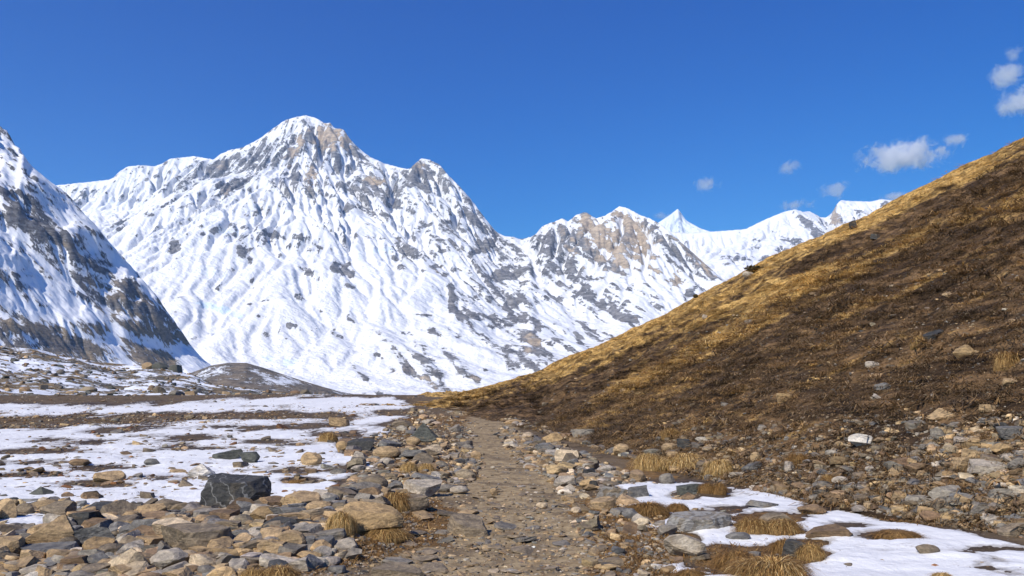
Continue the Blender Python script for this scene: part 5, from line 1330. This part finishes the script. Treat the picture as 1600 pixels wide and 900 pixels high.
def tussock(x0, x1, yt, yb, label, pal=STRAW, droop=1.0, nb=900, group=None, name="grass_tussock", up=0.0, deep=0.8):
    px = (x0 + x1) / 2
    x, y, z = [float(v[0]) for v in ground_hit([px], [yb])]
    W = (x1 - x0) / F * y; Dp = W * deep
    yc = y + Dp * 0.4; x *= yc / y
    _, e1 = ray(px, yt)
    Hh = max(0.06, (EYE + float(e1) * yc - z) * 1.12)
    nb = int(nb * 1.7)
    r = np.sqrt(rng.uniform(0, 1, nb)) * 0.72; a = rng.uniform(0, 6.28, nb)
    am = 0.86 + 0.42 * perlin2(np.cos(a) * 1.3 + x, np.sin(a) * 1.3 + y, 4)
    rx, ry = r * am * np.cos(a) * W * 0.5, r * am * np.sin(a) * Dp * 0.5
    dome = (1 - (r / 0.75) ** 2) * Hh * 0.62
    roots = np.stack([rx, ry, dome - 0.03], 1)
    head = np.arctan2(ry / Dp, rx / W) + rng.normal(size=nb) * 0.75
    clump = 0.65 + 0.6 * np.abs(perlin2(head * 2.2 + x, r * 5.0, 9))
    L = W * rng.uniform(0.12, 0.46, nb) * clump
    rise = (Hh - dome * 0.6) * rng.uniform(0.45, 1.10, nb) * (0.7 + 0.45 * clump) * (1 + up)
    pal = np.array(pal); tones = pal[rng.randint(len(pal), size=nb)] * np.exp(rng.normal(size=nb) * 0.34)[:, None]
    V, Fc, T_ = blades(roots, head, L, rise * 0.95, droop * rng.uniform(0.75, 1.25, nb) + 0.1 * 0, W * rng.uniform(0.005, 0.013, nb), 5, tones)
    # matted heart of the tussock
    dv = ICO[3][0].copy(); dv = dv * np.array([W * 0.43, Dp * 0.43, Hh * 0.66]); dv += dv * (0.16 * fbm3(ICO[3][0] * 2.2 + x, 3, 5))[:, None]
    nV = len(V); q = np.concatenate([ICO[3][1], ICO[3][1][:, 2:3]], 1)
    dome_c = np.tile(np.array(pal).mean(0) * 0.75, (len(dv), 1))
    me = bpy.data.meshes.new(name)
    allV = np.concatenate([V, dv]); quads = Fc
    tri = ICO[3][1] + nV
    me.vertices.add(len(allV)); me.vertices.foreach_set("co", allV.astype(np.float32).ravel())
    loops = np.concatenate([quads.ravel(), tri.ravel()]).astype(np.int32)
    me.loops.add(len(loops)); me.loops.foreach_set("vertex_index", loops)
    ls = np.concatenate([np.arange(len(quads)) * 4, len(quads) * 4 + np.arange(len(tri)) * 3]).astype(np.int32)
    me.polygons.add(len(ls)); me.polygons.foreach_set("loop_start", ls); me.polygons.foreach_set("use_smooth", np.ones(len(ls), bool))
    me.update(calc_edges=True)
    set_col(me, 'tone', np.concatenate([T_, dome_c]))
    o = link(name, me, M_GRASS); o.location = (x, yc, z)
    return tag(o, label, 'tussock', group)
own_stone(526, 632, 786, 839, 'ochre', 'angular', "big tan boulder half covered by golden grass, left of the path", 'boulder', 'boulder', level=5)
own_stone(598, 672, 774, 797, 'greybrown', 'slab', "grey boulder with a brown grass cap behind the big tan grassy one", 'boulder', 'boulder')
tussock(506, 558, 796, 838, "golden tussock on the left side of the big tan boulder by the path", nb=1500, droop=1.15)
tussock(560, 640, 822, 848, "low matted grass along the foot of the big tan boulder by the path", RUSTY + STRAW[:2], nb=1000, droop=1.1)
tussock(588, 650, 767, 798, "brown tussock on the grey boulder behind the big tan grassy one", RUSTY + STRAW[:1], nb=1000)
tussock(622, 655, 720, 738, "small golden tussock in the belt, left one of a touching pair", nb=600)
tussock(650, 682, 722, 739, "small golden tussock in the belt, right one of a touching pair", nb=600)
tussock(447, 480, 747, 757, "rusty low tussock alone on the left snow", RUSTY, nb=500)
tussock(493, 532, 674, 691, "straw tussock with stones at the far edge of the left snow", RUSTY + STRAW, nb=500)
tussock(987, 1040, 707, 735, "golden tussock leftmost of the three at the hill foot", nb=1300, droop=1.1)
tussock(1034, 1112, 707, 733, "widest golden tussock, between the other two at the hill foot", nb=1600, droop=1.1)
tussock(1099, 1152, 715, 745, "round mop of golden grass at the hill foot", nb=1500, droop=1.25)
tussock(1090, 1120, 752, 772, "rusty tussock behind the dark resting slab on the right snow", RUSTY, nb=700)
tussock(1112, 1138, 752, 774, "upright rusty brown tussock rightmost at the dark resting slab", RUSTY, nb=700)
tussock(975, 1050, 782, 806, "flat brown tussock below the short dark block", RUSTY, nb=1000)
tussock(1038, 1080, 783, 801, "low brown tussock at the snow edge above the banded slab", RUSTY, nb=700)
tussock(1148, 1205, 806, 838, "brown grass left of the grey boulder in the right snow", RUSTY + STRAW[:1], nb=1100)
tussock(1190, 1256, 808, 838, "brown grass in front of the grey boulder in the right snow", RUSTY + STRAW[:1], nb=1100)
tussock(1205, 1250, 838, 868, "dark brown grass on the left of the dark fringed stone", RUSTY, nb=900)
tussock(1245, 1292, 846, 878, "yellow brown grass on the right of the dark fringed stone", RUSTY + STRAW[:2], nb=1000)
tussock(1115, 1192, 858, 892, "reddish brown tussock behind the large near one on the right", RUSTY, nb=1200)
tussock(1148, 1272, 871, 915, "large near tussock at the lower edge right of the path", STRAW[1:] + RUSTY, nb=2400, droop=0.85, up=0.05)
tussock(1452, 1492, 890, 912, "tip of a golden tussock in the snow at the lower right edge", STRAW, nb=700, droop=0.8)
tussock(1362, 1442, 825, 843, "long low brown tussock in the right snow", RUSTY, nb=900)
tussock(1250, 1292, 787, 804, "low grassy hump beside the low brown stone in the right snow", RUSTY, nb=500)
tussock(1050, 1112, 885, 912, "brown tussock at the lower edge left of the large near one", RUSTY, nb=1000)
tussock(1225, 1268, 706, 728, "brown tussock on the stony hill foot right of the golden mop", RUSTY, nb=900)
tussock(1280, 1308, 738, 757, "ochre tussock beside the pale stone at the hill foot", RUSTY + STRAW[:1], nb=700)
tussock(1030, 1066, 668, 686, "brown tussock above the dark cracked block", RUSTY + STRAW[:1], nb=700)
tussock(400, 470, 880, 912, "brown turf tuft under the pinkish pale slab", RUSTY + STRAW[:1], nb=900)
tussock(370, 420, 884, 912, "golden turf tuft at the lower edge among foreground stones", RUSTY + STRAW[:2], nb=800)
tussock(1420, 1452, 523, 545, "ochre tussock below the dark slab high on the slope", RUSTY + STRAW[:1], nb=500)
tussock(1550, 1596, 548, 578, "big tawny tussock near the light ochre boulder on the slope", RUSTY + STRAW[:1], nb=800)

# the grass cover of the hillside: far too many tufts to count
def hill_grass(n, nb):
    nr = int((HRHO <= 1).sum())
    c = rng.randint(30, int(HNX * 0.93), n)
    E = np.maximum.accumulate(HEE[:nr], 0)
    u = rng.uniform(0, 1, n) ** 1.0
    y = np.empty(n)
    for k in np.unique(c):
        m = c == k
        e = E[6, k] + u[m] * (E[-1, k] - E[6, k])
        y[m] = np.interp(e, E[:, k], HY[:nr, k])
    t = HT[c] + rng.uniform(-.5, .5, n) * (HT[1] - HT[0])
    x = t * y; z = hill_lookup(x, y)
    px, py = project(x, y, z)
    g = hill_cover(px, py, x, y)
    ok = (rng.uniform(0, 1, n) < (0.62 + 0.5 * g) * np.clip((y - 6) / 20.0, 0.22, 1.0)) & (z > -5)
    x, y, z, g, px, py = [q[ok] for q in (x, y, z, g, px, py)]
    n = len(x)
    size = (0.15 + 0.0052 * y) * np.exp(rng.normal(size=n) * 0.40)
    size = np.clip(size, 0.12, 1.0)
    gold = np.array([(0.66, 0.435, 0.155), (0.54, 0.34, 0.11), (0.72, 0.51, 0.215)])
    midb = np.array([(0.30, 0.188, 0.078), (0.38, 0.245, 0.105), (0.24, 0.145, 0.060)])
    dark = np.array([(0.19, 0.118, 0.052), (0.125, 0.083, 0.043), (0.09, 0.064, 0.040), (0.22, 0.150, 0.078)])
    u = np.clip(g + rng.normal(size=n) * 0.14, 0, 1)
    base = np.where((u > 0.62)[:, None], gold[rng.randint(3, size=n)], np.where((u > 0.30)[:, None], midb[rng.randint(3, size=n)], dark[rng.randint(4, size=n)]))
    base = base * np.exp(rng.normal(size=n) * 0.2)[:, None]
    base = base * (1 + 0.35 * np.clip((26 - y) / 14, 0, 1))[:, None]
    VV, FF, TT, k0 = [], [], [], 0
    for m, seg, q in ((y < 34, 2, nb + 8), (y >= 34, 1, nb)):
        idx = np.where(m)[0]
        rt = np.repeat(np.stack([x, y, z], 1)[idx], q, axis=0); sz = np.repeat(size[idx], q); N = len(sz)
        a = rng.uniform(0, 6.28, N)
        rad = np.sqrt(rng.uniform(0, 1, N)) * sz * 0.5
        rt[:, 0] += np.cos(a) * rad * 1.3; rt[:, 1] += np.sin(a) * rad; rt[:, 2] -= 0.02
        # blades hang down the slope, to the left and towards the viewer
        head = np.where(rng.uniform(0, 1, N) < 0.6, math.pi + 0.45 + rng.normal(size=N) * 0.7, a)
        tone = np.repeat(base[idx], q, axis=0) * np.exp(rng.normal(size=N) * 0.16)[:, None]
        V, Fc, T_ = blades(rt, head, sz * rng.uniform(0.3, 0.85, N), sz * rng.uniform(0.10, 0.32, N), rng.uniform(0.6, 1.3, N), sz * rng.uniform(0.030, 0.065, N) * (1.0 if seg == 2 else 1.25), seg, tone)
        VV.append(V); FF.append(Fc + k0); TT.append(T_); k0 += len(V)
    me = raw_mesh("hill_grass", np.concatenate(VV), np.concatenate(FF), 4, True); set_col(me, 'tone', np.concatenate(TT))
    return tag(link("hill_grass", me, M_GRASS), kind='stuff')
hill_grass(56000, 12)
# short brown turf on the valley floor
def turf(polys, nb):
    q = np.concatenate([sample_poly(p, n) for p, n in polys]); n = len(q)
    x, y, z = hit_fast(q[:, 0], q[:, 1])
    size = np.clip((0.05 + 0.0035 * y) * np.exp(rng.normal(size=n) * 0.3), 0.04, 0.4)
    rt = np.repeat(np.stack([x, y, z - 0.01], 1), nb, axis=0); sz = np.repeat(size, nb); a = rng.uniform(0, 6.28, n * nb)
    rad = np.sqrt(rng.uniform(0, 1, n * nb)) * sz
    rt[:, 0] += np.cos(a) * rad * 1.4; rt[:, 1] += np.sin(a) * rad
    pal = np.array(RUSTY + [(0.12, 0.075, 0.035)])
    tone = np.repeat(pal[rng.randint(len(pal), size=n)], nb, axis=0) * np.exp(rng.normal(size=n * nb) * 0.2)[:, None]
    V, Fc, T_ = blades(rt, a + rng.normal(size=n * nb) * 0.7, sz * rng.uniform(0.5, 1.1, n * nb), sz * rng.uniform(0.2, 0.6, n * nb), rng.uniform(0.6, 1.2, n * nb), sz * rng.uniform(0.05, 0.10, n * nb), 2, tone)
    me = raw_mesh("dry_turf_grass", V, Fc, 4, True); set_col(me, 'tone', T_)
    return tag(link("dry_turf_grass", me, M_GRASS), kind='stuff')
turf([([(930, 790), (1040, 785), (1075, 840), (1060, 905), (960, 905), (960, 850)], 900), ([(1100, 850), (1200, 842), (1300, 850), (1290, 905), (1060, 905)], 300), ([(560, 790), (680, 782), (700, 840), (560, 880), (430, 905), (360, 905), (450, 860)], 700),
      ([(1130, 805), (1250, 802), (1265, 838), (1135, 840)], 150), ([(620, 655), (740, 648), (700, 690), (620, 690)], 250), ([(590, 715), (700, 715), (720, 740), (600, 745)], 200), ([(960, 715), (1160, 690), (1200, 750), (980, 745)], 500),
      ([(1365, 828), (1440, 826), (1470, 842), (1400, 845)], 60), ([(960, 725), (1600, 700), (1600, 835), (1290, 786)], 1200), ([(-20, 645), (600, 640), (560, 660), (-20, 672)], 500), ([(100, 690), (560, 690), (500, 770), (60, 780)], 140)], 10)

# dark shrub on the skyline of the hill
def shrub(px, py, w_px, h_px, label):
    x, y, z = [float(v[0]) for v in hit_fast(np.array([px]), np.array([py + 1.0]))]
    W, Hh = w_px / F * y, h_px / F * y
    root = bpy.data.objects.new("shrub", None); scene.collection.objects.link(root); root.location = (x, y, z)
    tag(root, label, 'shrub')
    n = 420
    d = rng.normal(size=(n, 3)); d /= np.linalg.norm(d, axis=1, keepdims=True); d *= rng.uniform(0.3, 1, (n, 1)) ** 0.5
    lump = 0.75 + 0.35 * fbm3(d * 2.0, 2, 3)
    c = d * lump[:, None] * np.array([W / 2, W / 2.4, Hh / 2]) + np.array([0, 0, Hh * 0.5])
    s = Hh * 0.11
    tri = rng.normal(size=(n, 3, 3)) * s
    V = (c[:, None, :] + tri).reshape(-1, 3)
    me = raw_mesh("crown", V, np.arange(n * 3).reshape(-1, 3), 3, False); set_col(me, 'tone', np.repeat(np.array([(0.05, 0.045, 0.02), (0.08, 0.065, 0.03), (0.11, 0.085, 0.04)])[rng.randint(3, size=n)], 3, axis=0))
    link("crown", me, M_GRASS, root)
    m = 14; a = rng.uniform(0, 6.28, m)
    V, Fc, T_ = blades(np.zeros((m, 3)) - np.array([0, 0, 0.1]), a, np.full(m, W * 0.4), np.full(m, Hh * 0.8), np.full(m, 0.1), np.full(m, W * 0.05), 4, np.tile((0.06, 0.045, 0.03), (m, 1)))
    me = raw_mesh("stem", V, Fc, 4, True); set_col(me, 'tone', T_); link("stem", me, M_GRASS, root)
shrub(1178, 424, 34, 13, "dark low shrub on the hill's skyline beside a pale rock")
shrub(1087, 464, 8, 7, "tiny dark bush on the hill's skyline lower than the larger shrub")

# ------------------------------------------------------------------ clouds over the far ridges
def cloud_material():
    m = bpy.data.materials.new("cloud_vapour"); m.use_nodes = True; t = m.node_tree
    for q in list(t.nodes): t.nodes.remove(q)
    o = t.nodes.new('ShaderNodeOutputMaterial'); v = t.nodes.new('ShaderNodeVolumePrincipled')
    tc = t.nodes.new('ShaderNodeTexCoord'); ln = t.nodes.new('ShaderNodeVectorMath'); ln.operation = 'LENGTH'
    geo = t.nodes.new('ShaderNodeNewGeometry')
    n1 = t.nodes.new('ShaderNodeTexNoise'); n1.inputs['Scale'].default_value = 0.0036; n1.inputs['Detail'].default_value = 8; n1.inputs['Roughness'].default_value = 0.66; n1.inputs['Distortion'].default_value = 0.6
    t.links.new(geo.outputs['Position'], n1.inputs['Vector']); t.links.new(tc.outputs['Object'], ln.inputs[0])
    a = t.nodes.new('ShaderNodeMath'); a.operation = 'MULTIPLY_ADD'; a.inputs[1].default_value = -0.85; a.inputs[2].default_value = 0.42   # 0.42 - 0.85*len
    t.links.new(ln.outputs['Value'], a.inputs[0])
    b = t.nodes.new('ShaderNodeMath'); b.operation = 'MULTIPLY_ADD'; b.inputs[1].default_value = 2.6; b.inputs[2].default_value = -1.16
    t.links.new(n1.outputs['Fac'], b.inputs[0])
    c = t.nodes.new('ShaderNodeMath'); c.operation = 'ADD'; t.links.new(a.outputs[0], c.inputs[0]); t.links.new(b.outputs[0], c.inputs[1])
    oi = t.nodes.new('ShaderNodeObjectInfo'); sc_ = t.nodes.new('ShaderNodeSeparateColor'); t.links.new(oi.outputs['Color'], sc_.inputs['Color'])
    d = t.nodes.new('ShaderNodeMath'); d.operation = 'MULTIPLY'; d.use_clamp = True; t.links.new(c.outputs[0], d.inputs[0]); d.inputs[1].default_value = 2.2
    f = t.nodes.new('ShaderNodeMath'); f.operation = 'MULTIPLY'; t.links.new(d.outputs[0], f.inputs[0]); t.links.new(sc_.outputs[0], f.inputs[1])
    t.links.new(f.outputs[0], v.inputs['Density'])
    v.inputs['Color'].default_value = (1, 1, 1, 1); v.inputs['Anisotropy'].default_value = 0.35
    t.links.new(v.outputs[0], o.inputs['Volume'])
    m.cycles.volume_sampling = 'MULTIPLE_IMPORTANCE'
    return m
M_CLOUD = cloud_material()
cloud_me = raw_mesh("cloud", ICO[3][0], ICO[3][1], 3, True); cloud_me.materials.append(M_CLOUD)
for px, py, w, h, dens, lab in [
    (1412, 244, 165, 58, 0.0055, "largest white cloud above the hillside"), (1492, 219, 62, 26, 0.0024, "thin wisp at the upper right of the largest cloud"), (1590, 160, 70, 52, 0.0036, "puffy cloud cut by the right edge of the photo"),
    (1572, 118, 62, 44, 0.0024, "thin cloud just above the puffy one at the right edge"), (1582, 84, 44, 26, 0.0016, "faintest wisp high at the right edge"), (1235, 262, 44, 26, 0.0022, "small lone wisp over the snow dome"),
    (1304, 298, 56, 32, 0.0022, "small wisp above the dip left of the far snow ridge"), (1243, 321, 76, 28, 0.0024, "low cloud touching the top of the snow dome"), (1106, 288, 44, 30, 0.0018, "faint wisp above and right of the distant pyramid peak"),
    (1398, 309, 80, 22, 0.0022, "flat cloud behind the skyline of the brown hill"), (1034, 338, 50, 18, 0.0018, "wisp of vapour behind the distant pyramid peak")]:
    o = bpy.data.objects.new("cloud", cloud_me); scene.collection.objects.link(o)
    depth = 17500.0
    o.location = P3(px, py, depth)
    o.scale = (w / 2 * depth / F * 1.1, h / 2 * depth / F * 1.6, h / 2 * depth / F * 1.1)
    o.rotation_euler = (0, -0.10, 0)
    dens *= 2.4; o.color = (dens, dens, dens, 1)
    tag(o, lab, 'cloud')

# ------------------------------------------------------------------ the air of the valley
bpy.context.view_layer.update()
lowest, highest = 0.0, 0.0
for o in scene.objects:
    if o.type == 'MESH' and o.get('category') != 'cloud':
        zs = [(o.matrix_world @ Vector(c)).z for c in o.bound_box]
        lowest = min(lowest, min(zs)); highest = max(highest, max(zs))
R_ = 16800.0
zb, zt = lowest - 1.0, highest + 15.0
hv = np.array([(-R_, -R_, zb), (R_, -R_, zb), (R_, R_, zb), (-R_, R_, zb), (-R_, -R_, zt), (R_, -R_, zt), (R_, R_, zt), (-R_, R_, zt)])
hf = np.array([(0, 3, 2, 1), (4, 5, 6, 7), (0, 1, 5, 4), (1, 2, 6, 5), (2, 3, 7, 6), (3, 0, 4, 7)])
hm = bpy.data.materials.new("thin_mountain_air"); hm.use_nodes = True
for q in list(hm.node_tree.nodes): hm.node_tree.nodes.remove(q)
ho = hm.node_tree.nodes.new('ShaderNodeOutputMaterial'); hvn = hm.node_tree.nodes.new('ShaderNodeVolumePrincipled')
hvn.inputs['Density'].default_value = HAZE_DENSITY; hvn.inputs['Color'].default_value = (0.42, 0.66, 1.0, 1); hvn.inputs['Anisotropy'].default_value = 0.2
hm.node_tree.links.new(hvn.outputs[0], ho.inputs['Volume'])
tag(link("haze", raw_mesh("haze", hv, hf, 4, False), hm), kind='stuff')
print("HAZE", zb, zt, "own", len(OWN), "big", len(big))
